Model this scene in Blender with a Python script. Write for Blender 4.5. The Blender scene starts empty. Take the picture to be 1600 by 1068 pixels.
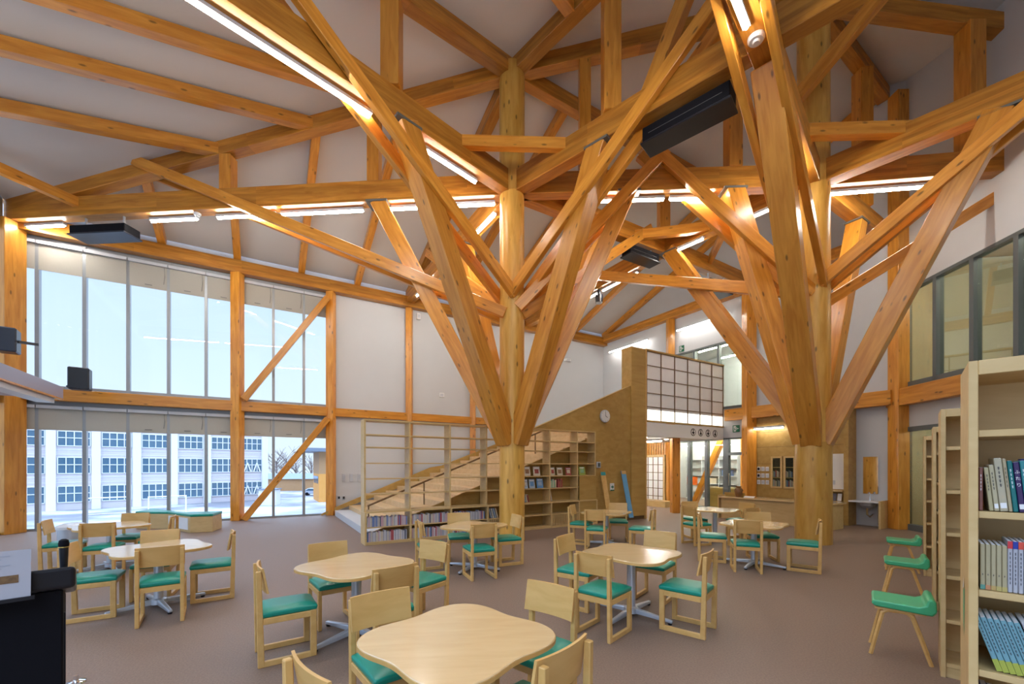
import bpy, bmesh, math, random
from math import sin, cos, radians, pi, sqrt, atan2
from mathutils import Vector, Matrix

scene = bpy.context.scene
COL = scene.collection
random.seed(7)

# ---------------------------------------------------------------- camera
F_PX, HORIZON, EYE = 650.0, 727.0, 1.5
cam_data = bpy.data.cameras.new('camera')
cam_data.sensor_fit = 'HORIZONTAL'
cam_data.sensor_width = 36.0
cam_data.lens = 36.0 * F_PX / 1600.0
cam_data.shift_x = 0.0
cam_data.shift_y = (HORIZON - 534.0) / 1600.0
cam_data.clip_start = 0.05
cam_data.clip_end = 600.0
cam = bpy.data.objects.new('camera', cam_data)
COL.objects.link(cam)
cam.location = (0, 0, EYE)
cam.rotation_euler = (pi / 2, 0, 0)
scene.camera = cam

# ---------------------------------------------------------------- exposure
scene.view_settings.view_transform = 'Standard'
scene.view_settings.look = 'None'
scene.view_settings.exposure = 1.1
scene.view_settings.gamma = 1.0
scene.view_settings.use_curve_mapping = False
scene.cycles.use_denoising = True
scene.cycles.max_bounces = 8
scene.cycles.transparent_max_bounces = 16
scene.cycles.sample_clamp_indirect = 6.0

# ---------------------------------------------------------------- world: bright overcast sky
world = bpy.data.worlds.new('overcast sky')
scene.world = world
world.use_nodes = True
wn, wl = world.node_tree.nodes, world.node_tree.links
wn.clear()
w_out = wn.new('ShaderNodeOutputWorld')
w_bg = wn.new('ShaderNodeBackground')
w_tc = wn.new('ShaderNodeTexCoord')
w_sep = wn.new('ShaderNodeSeparateXYZ')
w_ramp = wn.new('ShaderNodeValToRGB')
w_noise = wn.new('ShaderNodeTexNoise')
w_mix = wn.new('ShaderNodeMixRGB')
w_ramp.color_ramp.elements[0].position = 0.0
w_ramp.color_ramp.elements[0].color = (0.74, 0.86, 1.0, 1)
w_ramp.color_ramp.elements[1].position = 0.55
w_ramp.color_ramp.elements[1].color = (0.50, 0.68, 1.0, 1)
w_noise.inputs['Scale'].default_value = 2.2
w_noise.inputs['Detail'].default_value = 5
w_mix.blend_type = 'MIX'
w_mix.inputs[2].default_value = (0.80, 0.89, 1.0, 1)
wl.new(w_tc.outputs['Generated'], w_sep.inputs[0])
wl.new(w_sep.outputs['Z'], w_ramp.inputs[0])
wl.new(w_tc.outputs['Generated'], w_noise.inputs['Vector'])
w_nr = wn.new('ShaderNodeMapRange')
w_nr.inputs[1].default_value = 0.45
w_nr.inputs[2].default_value = 0.75
w_nr.inputs[4].default_value = 0.6
wl.new(w_noise.outputs[0], w_nr.inputs[0])
wl.new(w_nr.outputs[0], w_mix.inputs[0])
wl.new(w_ramp.outputs[0], w_mix.inputs[1])
wl.new(w_mix.outputs[0], w_bg.inputs['Color'])
w_bg.inputs['Strength'].default_value = 0.62
w_zr = wn.new('ShaderNodeMapRange')          # an overcast sky is about three times brighter overhead than at the horizon
w_zr.inputs[1].default_value = 0.31; w_zr.inputs[2].default_value = 0.65
w_zr.inputs[3].default_value = 0.62; w_zr.inputs[4].default_value = 3.2
wl.new(w_sep.outputs['Z'], w_zr.inputs[0]); wl.new(w_zr.outputs[0], w_bg.inputs['Strength'])
wl.new(w_bg.outputs[0], w_out.inputs[0])

LAMP_STRENGTH = 62.0      # the fluorescent tubes

# ---------------------------------------------------------------- plan frame
# the building stands turned to the camera: a runs along the window wall, b away from the room
D1 = Vector((0.858, 0.5137, 0)).normalized()
D2 = Vector((-D1.y, D1.x, 0))
ANG = atan2(D1.y, D1.x)
UP = Vector((0, 0, 1))
B_WIN, A_BACK = 13.8, 13.0

def AB(a, b, z=0.0):
    v = D1 * a + D2 * b
    return Vector((v.x, v.y, z))

def PX(px, py, Y):
    """the point at distance Y that projects to this pixel of the 1600x1068 frame"""
    return Vector(((px - 800) / F_PX * Y, Y, EYE + (HORIZON - py) / F_PX * Y))

def BRG(deg):
    return Vector((sin(radians(deg)), cos(radians(deg)), 0))

# ---------------------------------------------------------------- materials
def new_mat(name):
    m = bpy.data.materials.new(name)
    m.use_nodes = True
    nt = m.node_tree
    p = nt.nodes['Principled BSDF']
    return m, nt, nt.nodes, nt.links, p

def plain(name, col, rough=0.5, metal=0.0, spec=0.5, noise=0.0, scale=30.0, bump=0.0):
    m, nt, n, l, p = new_mat(name)
    p.inputs['Roughness'].default_value = rough
    p.inputs['Metallic'].default_value = metal
    p.inputs['Specular IOR Level'].default_value = spec
    p.inputs['Base Color'].default_value = (*col, 1)
    if noise or bump:
        tc = n.new('ShaderNodeTexCoord'); nz = n.new('ShaderNodeTexNoise')
        nz.inputs['Scale'].default_value = scale
        nz.inputs['Detail'].default_value = 4
        l.new(tc.outputs['Object'], nz.inputs['Vector'])
        if noise:
            r = n.new('ShaderNodeMapRange')
            r.inputs[3].default_value = 1 - noise; r.inputs[4].default_value = 1 + noise
            mx = n.new('ShaderNodeVectorMath'); mx.operation = 'SCALE'
            mx.inputs[0].default_value = col
            l.new(nz.outputs[0], r.inputs[0]); l.new(r.outputs[0], mx.inputs['Scale'])
            l.new(mx.outputs[0], p.inputs['Base Color'])
        if bump:
            b = n.new('ShaderNodeBump'); b.inputs['Strength'].default_value = bump
            b.inputs['Distance'].default_value = 0.01
            l.new(nz.outputs[0], b.inputs['Height']); l.new(b.outputs[0], p.inputs['Normal'])
    return m

def wood(name, light, dark, rough=0.35, lam=0.0, knots=True, stretch=12.0, var=0.14, spec=0.5, scale=1.0):
    """grain along the object's local X; lam = lamella thickness of glued timber along local Z"""
    m, nt, n, l, p = new_mat(name)
    tc = n.new('ShaderNodeTexCoord'); oi = n.new('ShaderNodeObjectInfo')
    off = n.new('ShaderNodeVectorMath'); off.operation = 'MULTIPLY_ADD'
    off.inputs[1].default_value = (17, 9, 5)
    cmb = n.new('ShaderNodeCombineXYZ')
    for i in range(3): l.new(oi.outputs['Random'], cmb.inputs[i])
    l.new(cmb.outputs[0], off.inputs[0]); l.new(tc.outputs['Object'], off.inputs[2])
    mp = n.new('ShaderNodeMapping'); mp.inputs['Scale'].default_value = (scale, stretch * scale, stretch * scale)
    l.new(off.outputs[0], mp.inputs[0])
    g = n.new('ShaderNodeTexNoise'); g.inputs['Scale'].default_value = 1.6; g.inputs['Detail'].default_value = 6
    g.inputs['Distortion'].default_value = 0.6
    l.new(mp.outputs[0], g.inputs['Vector'])
    mix = n.new('ShaderNodeMixRGB'); mix.inputs[1].default_value = (*dark, 1); mix.inputs[2].default_value = (*light, 1)
    mr = n.new('ShaderNodeMapRange'); mr.inputs[1].default_value = 0.33; mr.inputs[2].default_value = 0.66
    l.new(g.outputs[0], mr.inputs[0]); l.new(mr.outputs[0], mix.inputs[0])
    last = mix.outputs[0]
    if lam:
        sp = n.new('ShaderNodeSeparateXYZ'); l.new(off.outputs[0], sp.inputs[0])
        dv = n.new('ShaderNodeMath'); dv.operation = 'DIVIDE'; dv.inputs[1].default_value = lam; l.new(sp.outputs['Z'], dv.inputs[0])
        fl = n.new('ShaderNodeMath'); fl.operation = 'FLOOR'; l.new(dv.outputs[0], fl.inputs[0])
        dx = n.new('ShaderNodeMath'); dx.operation = 'MULTIPLY_ADD'; dx.inputs[1].default_value = 0.45; l.new(sp.outputs['X'], dx.inputs[0]); l.new(fl.outputs[0], dx.inputs[2])
        fx = n.new('ShaderNodeMath'); fx.operation = 'FLOOR'; l.new(dx.outputs[0], fx.inputs[0])
        cm = n.new('ShaderNodeCombineXYZ'); l.new(fl.outputs[0], cm.inputs[0]); l.new(fx.outputs[0], cm.inputs[1])
        wnz = n.new('ShaderNodeTexWhiteNoise'); l.new(cm.outputs[0], wnz.inputs['Vector'])
        r2 = n.new('ShaderNodeMapRange'); r2.inputs[3].default_value = 0.80; r2.inputs[4].default_value = 1.14
        l.new(wnz.outputs['Value'], r2.inputs[0])
        sc = n.new('ShaderNodeVectorMath'); sc.operation = 'SCALE'
        l.new(last, sc.inputs[0]); l.new(r2.outputs[0], sc.inputs['Scale']); last = sc.outputs[0]
    if knots:
        mk = n.new('ShaderNodeMapping'); mk.inputs['Scale'].default_value = (1.6, 4.5, 4.5)
        l.new(off.outputs[0], mk.inputs[0])
        v = n.new('ShaderNodeTexVoronoi'); v.inputs['Scale'].default_value = 1.6
        l.new(mk.outputs[0], v.inputs['Vector'])
        kr = n.new('ShaderNodeMapRange'); kr.inputs[1].default_value = 0.08; kr.inputs[2].default_value = 0.16
        kr.inputs[3].default_value = 0.35; kr.inputs[4].default_value = 1.0
        l.new(v.outputs['Distance'], kr.inputs[0])
        sc2 = n.new('ShaderNodeVectorMath'); sc2.operation = 'SCALE'
        l.new(last, sc2.inputs[0]); l.new(kr.outputs[0], sc2.inputs['Scale']); last = sc2.outputs[0]
    rv = n.new('ShaderNodeMapRange'); rv.inputs[3].default_value = 1 - var; rv.inputs[4].default_value = 1 + var
    l.new(oi.outputs['Random'], rv.inputs[0])
    sc3 = n.new('ShaderNodeVectorMath'); sc3.operation = 'SCALE'
    l.new(last, sc3.inputs[0]); l.new(rv.outputs[0], sc3.inputs['Scale'])
    l.new(sc3.outputs[0], p.inputs['Base Color'])
    p.inputs['Roughness'].default_value = rough
    p.inputs['Specular IOR Level'].default_value = spec
    return m

def emit(name, col, strength):
    m = bpy.data.materials.new(name); m.use_nodes = True
    n, l = m.node_tree.nodes, m.node_tree.links
    n.clear()
    o = n.new('ShaderNodeOutputMaterial'); e = n.new('ShaderNodeEmission')
    e.inputs[0].default_value = (*col, 1); e.inputs[1].default_value = strength
    l.new(e.outputs[0], o.inputs[0])
    return m

def glass(name, tint=(0.93, 0.96, 0.98), refl=0.5):
    m = bpy.data.materials.new(name); m.use_nodes = True
    n, l = m.node_tree.nodes, m.node_tree.links
    n.clear()
    o = n.new('ShaderNodeOutputMaterial'); t = n.new('ShaderNodeBsdfTransparent'); g = n.new('ShaderNodeBsdfGlossy')
    fr = n.new('ShaderNodeFresnel'); fr.inputs[0].default_value = 1.45
    mu = n.new('ShaderNodeMath'); mu.operation = 'MULTIPLY'; mu.inputs[1].default_value = refl
    mx = n.new('ShaderNodeMixShader')
    t.inputs[0].default_value = (*tint, 1); g.inputs[0].default_value = (1, 1, 1, 1); g.inputs['Roughness'].default_value = 0.01
    l.new(fr.outputs[0], mu.inputs[0]); l.new(mu.outputs[0], mx.inputs[0])
    l.new(t.outputs[0], mx.inputs[1]); l.new(g.outputs[0], mx.inputs[2]); l.new(mx.outputs[0], o.inputs[0])
    return m

M = {}
M['timber'] = wood('cedar timber', (0.71, 0.315, 0.045), (0.53, 0.195, 0.018), rough=0.28, stretch=9, spec=0.6)
M['glulam'] = wood('glued cedar beam', (0.58, 0.255, 0.034), (0.40, 0.145, 0.014), rough=0.36, lam=0.06, stretch=9, knots=False)
M['trunk'] = wood('round cedar trunk', (0.70, 0.40, 0.085), (0.55, 0.275, 0.04), rough=0.36, stretch=7)
M['wallwood'] = wood('pale wall panelling', (0.48, 0.30, 0.085), (0.40, 0.235, 0.055), rough=0.5, knots=False, stretch=5, var=0.03)
M['beech'] = wood('beech', (0.69, 0.42, 0.145), (0.61, 0.35, 0.105), rough=0.38, knots=False, stretch=4, var=0.06, scale=2.0)
M['maple'] = wood('pale maple laminate', (0.74, 0.53, 0.27), (0.69, 0.48, 0.235), rough=0.24, knots=False, stretch=5, var=0.03, scale=2.0, spec=0.8)
M['shelfwood'] = wood('shelf board', (0.64, 0.45, 0.205), (0.57, 0.385, 0.16), rough=0.45, knots=False, stretch=4, var=0.04, scale=2.0)
M['stairwood'] = wood('pale stair board', (0.72, 0.52, 0.29), (0.64, 0.44, 0.22), rough=0.45, knots=False, stretch=4, var=0.05)
M['maple'].node_tree.nodes['Principled BSDF'].inputs['Coat Weight'].default_value = 0.7
M['maple'].node_tree.nodes['Principled BSDF'].inputs['Coat Roughness'].default_value = 0.12
M['green'] = plain('green vinyl', (0.0, 0.26, 0.18), 0.33, spec=0.6, noise=0.06, scale=8)
M['mint'] = plain('mint green vinyl', (0.05, 0.41, 0.19), 0.35, spec=0.6, noise=0.05, scale=8)
M['white'] = plain('white plaster', (0.57, 0.58, 0.60), 0.75, noise=0.02, scale=3)
M['ceil'] = plain('ceiling board', (0.66, 0.645, 0.635), 0.85, noise=0.02, scale=2)
M['carpet'] = plain('brown carpet', (0.215, 0.145, 0.108), 0.55, spec=0.6, noise=0.42, scale=75, bump=0.3)
M['alu'] = plain('grey aluminium', (0.33, 0.35, 0.37), 0.38, metal=0.35)
M['darkalu'] = plain('dark grey frame', (0.13, 0.15, 0.155), 0.4, metal=0.2)
M['steel'] = plain('pale steel', (0.55, 0.60, 0.68), 0.3, metal=0.55)
M['chrome'] = plain('chrome', (0.8, 0.8, 0.82), 0.1, metal=1.0)
M['plate'] = plain('steel plate', (0.16, 0.16, 0.155), 0.5, metal=0.5)
M['black'] = plain('black paint', (0.008, 0.009, 0.014), 0.32)
M['blackmatte'] = plain('matt black', (0.004, 0.004, 0.007), 0.7, spec=0.15)
M['navy'] = plain('dark blue grey casing', (0.012, 0.018, 0.035), 0.35)
M['blind'] = plain('grey beige blind cloth', (0.44, 0.42, 0.37), 0.8, noise=0.04, scale=60)
M['rail'] = plain('pale grey rail', (0.55, 0.57, 0.62), 0.4)
M['paper'] = plain('white paper', (0.78, 0.78, 0.78), 0.7)
M['shoji'] = plain('shoji paper', (0.85, 0.85, 0.87), 0.7, noise=0.02, scale=4)
M['lattice'] = plain('brown lattice wood', (0.16, 0.085, 0.03), 0.5)
M['dark'] = plain('dark void', (0.02, 0.018, 0.015), 0.7)
M['tube'] = emit('fluorescent tube', (1.0, 0.95, 0.86), LAMP_STRENGTH)
M['tube_soft'] = emit('shaded fluorescent tube', (1.0, 0.96, 0.88), 16.0)
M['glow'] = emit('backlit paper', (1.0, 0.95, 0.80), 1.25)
M['glass'] = glass('window glass')
M['glass2'] = glass('partition glass', (0.88, 0.92, 0.86), 0.45)
M['exit'] = plain('sign green', (0.0, 0.13, 0.06), 0.5)
M['mirror'] = plain('mirror silver', (0.9, 0.9, 0.9), 0.02, metal=1.0)
M['ceramic'] = plain('white ceramic', (0.75, 0.76, 0.78), 0.2)
M['blue'] = plain('pale blue paint', (0.13, 0.36, 0.62), 0.5, noise=0.1, scale=6)
M['teal'] = plain('teal paint', (0.03, 0.30, 0.30), 0.5)
M['vase'] = plain('brown glazed clay', (0.22, 0.10, 0.03), 0.35, noise=0.3, scale=12)
M['gold'] = plain('brass ring', (0.7, 0.5, 0.15), 0.3, metal=0.9)
M['orange'] = plain('orange paint', (0.75, 0.16, 0.02), 0.5)

# ---------------------------------------------------------------- mesh builder
class MB:
    def __init__(s): s.v, s.f = [], []
    def add(s, vs, fs):
        k = len(s.v); s.v += [Vector(p) for p in vs]; s.f += [tuple(i + k for i in f) for f in fs]; return s
    def box(s, x0, x1, y0, y1, z0, z1):
        return s.add([(x0, y0, z0), (x1, y0, z0), (x1, y1, z0), (x0, y1, z0), (x0, y0, z1), (x1, y0, z1), (x1, y1, z1), (x0, y1, z1)],
                     [(0, 3, 2, 1), (4, 5, 6, 7), (0, 1, 5, 4), (1, 2, 6, 5), (2, 3, 7, 6), (3, 0, 4, 7)])
    def bar(s, A, B, w, h):
        A, B = Vector(A), Vector(B); x = (B - A).normalized()
        y = UP.cross(x)
        y = Vector((1, 0, 0)) if y.length < 1e-4 else y.normalized()
        z = x.cross(y); y = y * w / 2; z = z * h / 2
        vs = [A - y - z, B - y - z, B + y - z, A + y - z, A - y + z, B - y + z, B + y + z, A + y + z]
        return s.add(vs, [(0, 3, 2, 1), (4, 5, 6, 7), (0, 1, 5, 4), (1, 2, 6, 5), (2, 3, 7, 6), (3, 0, 4, 7)])
    def lathe(s, prof, seg=16, c=(0, 0, 0)):
        c = Vector(c); vs = []
        for r, z in prof:
            for i in range(seg):
                t = 2 * pi * i / seg; vs.append(c + Vector((r * cos(t), r * sin(t), z)))
        fs = []
        for j in range(len(prof) - 1):
            for i in range(seg):
                i2 = (i + 1) % seg; fs.append((j * seg + i, j * seg + i2, (j + 1) * seg + i2, (j + 1) * seg + i))
        fs.append(tuple(range(seg - 1, -1, -1))); fs.append(tuple((len(prof) - 1) * seg + i for i in range(seg)))
        return s.add(vs, fs)
    def prism(s, pts, ext):
        """polygon in 3-D pushed by the vector ext"""
        n = len(pts); e = Vector(ext); P = [Vector(p) for p in pts]
        fs = [tuple(range(n - 1, -1, -1)), tuple(range(n, 2 * n))]
        for i in range(n):
            j = (i + 1) % n; fs.append((i, j, j + n, i + n))
        return s.add(P + [p + e for p in P], fs)
    def tube(s, pts, r, seg=8):
        P = [Vector(p) for p in pts]; vs = []
        for i, p in enumerate(P):
            d = (P[min(i + 1, len(P) - 1)] - P[max(i - 1, 0)]).normalized()
            u = d.cross(UP); u = Vector((1, 0, 0)) if u.length < 1e-3 else u.normalized(); w = u.cross(d)
            for k in range(seg):
                t = 2 * pi * k / seg; vs.append(p + (u * cos(t) + w * sin(t)) * r)
        fs = []
        for j in range(len(P) - 1):
            for k in range(seg):
                k2 = (k + 1) % seg; fs.append((j * seg + k, j * seg + k2, (j + 1) * seg + k2, (j + 1) * seg + k))
        fs.append(tuple(range(seg))); fs.append(tuple((len(P) - 1) * seg + k for k in range(seg)))
        return s.add(vs, fs)
    def build(s, name, mat, parent=None, matrix=None, bevel=0.0, seg=1, smooth=False):
        me = bpy.data.meshes.new(name)
        me.from_pydata([tuple(v) for v in s.v], [], s.f)
        bm = bmesh.new(); bm.from_mesh(me); bmesh.ops.recalc_face_normals(bm, faces=bm.faces); bm.to_mesh(me); bm.free()
        me.materials.append(M[mat] if isinstance(mat, str) else mat)
        if smooth:
            for p in me.polygons: p.use_smooth = True
            try: me.set_sharp_from_angle(angle=radians(40))
            except Exception: pass
        o = bpy.data.objects.new(name, me); COL.objects.link(o)
        if parent: o.parent = parent
        if matrix is not None: o.matrix_basis = matrix
        if bevel:
            b = o.modifiers.new('bevel', 'BEVEL'); b.width = bevel; b.segments = seg; b.limit_method = 'ANGLE'
        return o

def tag(o, label=None, cat=None, group=None, kind=None):
    if label: o['label'] = label
    if cat: o['category'] = cat
    if group: o['group'] = group
    if kind: o['kind'] = kind
    return o

def thing(name, label, cat, loc=(0, 0, 0), rz=0.0, group=None):
    o = bpy.data.objects.new(name, None); COL.objects.link(o)
    o.location = loc; o.rotation_euler = (0, 0, rz); o.empty_display_size = 0.1
    return tag(o, label, cat, group)

def dup(root, loc, rz, label, group=None, name=None):
    r = root.copy(); COL.objects.link(r); r.location = loc; r.rotation_euler = (0, 0, rz); r['label'] = label
    if group: r['group'] = group
    for ch in list(root.children):
        c = ch.copy(); COL.objects.link(c); c.parent = r
        for g in list(ch.children):
            d = g.copy(); COL.objects.link(d); d.parent = c
    return r

def struct(o):
    o['kind'] = 'structure'; return o

def bar_matrix(A, B, roll=0.0):
    A, B = Vector(A), Vector(B); x = (B - A).normalized()
    y = UP.cross(x)
    y = Vector((0, 1, 0)) if y.length < 1e-4 else y.normalized()
    z = x.cross(y)
    m = Matrix((x, y, z)).transposed().to_4x4()
    m.translation = (A + B) / 2
    return m

def timber(name, A, B, w, h, mat='timber', parent=None, label=None, cat=None, group=None, bevel=0.008, base=None):
    """a squared timber from A to B, its grain along its own X"""
    A, B = Vector(A), Vector(B); L = (B - A).length
    mtx = bar_matrix(A, B)
    if base is not None: mtx = Matrix.Translation(-Vector(base)) @ mtx
    o = MB().box(-L / 2, L / 2, -w / 2, w / 2, -h / 2, h / 2).build(name, mat, parent, mtx, bevel)
    return tag(o, label, cat, group)

def abm(a, b, z=0.0):
    m = Matrix.Rotation(ANG, 4, 'Z'); m.translation = AB(a, b, z); return m

def abbox(name, a0, a1, b0, b1, z0, z1, mat, parent=None, bevel=0.0, base=None):
    """a box squared to the building"""
    m = abm((a0 + a1) / 2, (b0 + b1) / 2, (z0 + z1) / 2)
    if base is not None: m = Matrix.Translation(-Vector(base)) @ m
    x, y, z = (a1 - a0) / 2, (b1 - b0) / 2, (z1 - z0) / 2
    return MB().box(-x, x, -y, y, -z, z).build(name, mat, parent, m, bevel)

def text_mesh(name, s, size, mat, parent, matrix, extrude=0.001):
    cu = bpy.data.curves.new(name, 'FONT'); cu.body = s; cu.size = size; cu.extrude = extrude
    cu.align_x = 'CENTER'; cu.align_y = 'CENTER'
    t = bpy.data.objects.new(name, cu); COL.objects.link(t)
    bpy.context.view_layer.update()
    me = bpy.data.meshes.new_from_object(t.evaluated_get(bpy.context.evaluated_depsgraph_get()))
    bpy.data.objects.remove(t); bpy.data.curves.remove(cu)
    me.materials.clear(); me.materials.append(M[mat])
    o = bpy.data.objects.new(name, me); COL.objects.link(o); o.parent = parent; o.matrix_basis = matrix
    return o
# ================================================================ THE SETTING
RP = Vector((9.35, 10.3, 0)); RW = Vector((-0.1305, -0.9914, 0)); RN = Vector((0.9914, -0.1305, 0))
RANG = atan2(RW.y, RW.x)
def R3(t, o=0.0, z=0.0): return RP + RW * t + RN * o + UP * z
def rbox(mb, t0, t1, o0, o1, z0, z1):
    vs = [R3(t, o, z) for z in (z0, z1) for (t, o) in ((t0, o0), (t1, o0), (t1, o1), (t0, o1))]
    return mb.add(vs, [(0, 3, 2, 1), (4, 5, 6, 7), (0, 1, 5, 4), (1, 2, 6, 5), (2, 3, 7, 6), (3, 0, 4, 7)])
def abb(mb, a0, a1, b0, b1, z0, z1):
    vs = [AB(a, b, z) for z in (z0, z1) for (a, b) in ((a0, b0), (a1, b0), (a1, b1), (a0, b1))]
    return mb.add(vs, [(0, 3, 2, 1), (4, 5, 6, 7), (0, 1, 5, 4), (1, 2, 6, 5), (2, 3, 7, 6), (3, 0, 4, 7)])

P0 = AB(-4.86, 13.75); COL1 = Vector((0, 8.37, 0)); COL2 = Vector((5.88, 8.12, 0)); HUB = Vector((3.9, 10.7, 0))
def zroof(b): return 7.3 + 0.35 * (13.75 - b)
APEX = COL2 + UP * 10.74
_n = (APEX - (P0 + UP * 7.3)).cross(Vector((-0.813, -0.583, -0.2)))
def zN(x, y):
    q = P0 + UP * 7.3
    return q.z - (_n.x * (x - q.x) + _n.y * (y - q.y)) / _n.z

# floor and ceiling
struct(abb(MB(), -4.95, 18.0, -9.0, 13.92, -0.12, 0.0).build('floor', 'carpet'))
up = UP * 0.1
nl = P0 - D2 * 16.5; nr = Vector((6.4, -6.0, 0)); rr = R3(15)
cpr = AB(A_BACK + 0.2, 4.0, zroof(4.0)); cnr = Vector((nr.x, nr.y, zN(nr.x, nr.y))); cnl = Vector((nl.x, nl.y, zN(nl.x, nl.y)))
cq = Vector((9.6, 7.6, 9.75))
for pts in ([P0 + UP * 7.3, AB(A_BACK + 0.2, 13.75, 7.3), cpr, APEX], [P0 + UP * 7.3, APEX, cnr], [P0 + UP * 7.3, cnr, cnl],
            [APEX, cpr, cpr + D1 * 1.2, cq + D1 * 0.6], [APEX, cq + D1 * 0.6, rr + UP * 9.2], [APEX, rr + UP * 9.2, cnr]):
    struct(MB().prism(pts, up).build('ceiling', 'ceil'))

# walls
wl_ = MB(); abb(wl_, 1.77, 13.2, B_WIN, B_WIN + 0.2, 0, 7.6); abb(wl_, -4.95, 1.77, B_WIN + 0.0, B_WIN + 0.14, 6.77, 7.6)
struct(wl_.build('wall_left', 'white'))
wb = MB()
def gable(b0, b1, z0, top=None):
    wb.prism([AB(A_BACK, b0, z0), AB(A_BACK, b1, z0), AB(A_BACK, b1, top or zroof(b1) + 0.3), AB(A_BACK, b0, top or zroof(b0) + 0.3)], D1 * 0.15)
gable(3.6, 7.4, 0); gable(7.4, 10.2, 2.4, 3.35); gable(7.4, 10.2, 5.57); gable(10.2, 13.8, 2.4); gable(12.7, 13.8, 0, 2.4); gable(10.3, 12.7, 0, 0.02)
struct(wb.build('wall_back', 'white'))
wr = MB()
rbox(wr, -0.35, 0.42, 0, 0.15, 0, 2.4); rbox(wr, 3.1, 15, 0, 0.15, 0, 2.4); rbox(wr, -0.35, 15, 0, 0.15, 2.4, 3.33)
rbox(wr, -0.35, 0.42, 0, 0.15, 3.33, 5.62); rbox(wr, 6.4, 15, 0, 0.15, 3.33, 5.62)
wr.prism([R3(-0.35, 0, 5.62), R3(15, 0, 5.62), R3(15, 0, 10.2), R3(0.4, 0, zroof(4.0) + 0.9), R3(-0.35, 0, zroof(4.0) + 0.9)], RN * 0.15)
rbox(wr, -0.9, 0.3, 0.02, 0.3, 9.0, 12.0)
struct(wr.build('wall_right', 'white'))
wn_ = MB(); wn_.prism([R3(15, 0, 0), Vector((2.5, -4.35, 0)), Vector((2.5, -4.35, 9.6)), R3(15, 0, 9.3)], (0, -0.2, 0))
struct(wn_.build('wall_near', 'white'))
# rooms seen through the glazing
wh = MB()
abb(wh, 17.0, 17.2, 3.0, 13.9, -0.1, 6.6); abb(wh, 13.2, 17.0, 13.7, 13.9, 0, 6.6); abb(wh, 13.2, 17, 4.32, 4.45, 0, 6.6)
struct(wh.build('wall_hall', 'white'))
ch_ = MB(); abb(ch_, 13.16, 17.0, 4.45, 13.7, 2.75, 2.95); abb(ch_, 13.16, 17.0, 4.45, 13.7, 6.2, 6.4)
struct(ch_.build('ceiling_hall', 'ceil'))
we = MB(); rbox(we, -0.3, 8.5, 3.6, 3.75, 0, 7.0); rbox(we, 8.4, 8.6, 0.16, 3.6, 0, 7.0); rbox(we, -0.45, -0.3, 0.16, 3.75, 0, 7.0)
struct(we.build('wall_corridor', plain('cream wall', (0.58, 0.53, 0.36), 0.7)))
fe = MB(); rbox(fe, -0.2, 8.4, 0.16, 3.6, -0.05, 0.0)
struct(fe.build('floor_corridor', 'carpet'))
fu = MB(); rbox(fu, -0.2, 8.4, 0.16, 3.6, 2.75, 3.3); rbox(fu, -0.2, 8.4, 0.16, 3.6, 6.6, 6.75)
struct(fu.build('ceiling_corridor', 'ceil'))

# the big window wall: eight bays of 0.785 m over two storeys
MUL = [-4.45 + 0.785 * i for i in range(8)]            # mullion centres, the sixth stands behind the post
m1 = MB()
for a in MUL:
    abb(m1, a - 0.035, a + 0.035, B_WIN - 0.02, B_WIN + 0.12, 0, 2.9); abb(m1, a - 0.035, a + 0.035, B_WIN - 0.02, B_WIN + 0.12, 3.3, 6.75)
for z0, z1 in ((0, 0.05), (2.86, 2.92), (3.28, 3.36), (6.66, 6.76)):
    abb(m1, -4.8, 1.72, B_WIN, B_WIN + 0.1, z0, z1)
for z0, z1 in ((2.92, 3.28),): abb(m1, -4.95, 1.8, B_WIN + 0.02, B_WIN + 0.1, z0, z1)
abb(m1, -4.95, -4.7, B_WIN - 0.05, B_WIN + 0.1, 0, 7.4)
win = struct(m1.build('window_1', 'alu'))
EDGE = [-4.8] + MUL + [1.72]
for i in range(len(EDGE) - 1):
    for z0, z1 in ((0.05, 2.86), (3.36, 6.66)):
        if EDGE[i + 1] - EDGE[i] < 0.1: continue
        abb(MB(), EDGE[i] + 0.01, EDGE[i + 1] - 0.01, B_WIN + 0.05, B_WIN + 0.06, z0, z1).build('pane', 'glass', win)

# the side window wall that turns the corner at the left, out of the picture
m7 = MB()
SB = [13.1 - 0.785 * i for i in range(17)]
for b in SB: abb(m7, -4.97, -4.85, b - 0.035, b + 0.035, 0, 6.75)
for z0, z1 in ((0, 0.05), (2.86, 3.36), (6.66, 7.35)): abb(m7, -4.97, -4.87, 0.4, 13.5, z0, z1)
w5 = struct(m7.build('window_5', 'alu'))
for z0, z1 in ((0.05, 2.86), (3.36, 6.66)): abb(MB(), -4.93, -4.92, 0.4, 13.45, z0, z1).build('pane', 'glass', w5)

# upper and lower glazing of the back wall
m2 = MB()
for b in (7.42, 8.35, 9.25, 10.18): abb(m2, A_BACK - 0.02, A_BACK + 0.12, b - 0.035, b + 0.035, 3.35, 5.57)
abb(m2, A_BACK - 0.02, A_BACK + 0.12, 7.4, 10.2, 5.52, 5.57); abb(m2, A_BACK - 0.02, A_BACK + 0.12, 7.4, 10.2, 3.35, 3.43)
w2 = struct(m2.build('window_2', 'darkalu'))
for b0, b1 in ((7.45, 8.32), (8.38, 9.22), (9.28, 10.15)): abb(MB(), A_BACK + 0.04, A_BACK + 0.05, b0, b1, 3.43, 5.52).build('pane', 'glass2', w2)
m3 = MB()
for b in (8.12, 8.78, 9.45, 10.1): abb(m3, A_BACK - 0.03, A_BACK + 0.12, b - 0.05, b + 0.05, 0, 2.4)
abb(m3, A_BACK - 0.03, A_BACK + 0.12, 8.1, 10.3, 2.34, 2.4); abb(m3, A_BACK - 0.03, A_BACK + 0.12, 8.1, 10.3, 0, 0.1)
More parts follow.
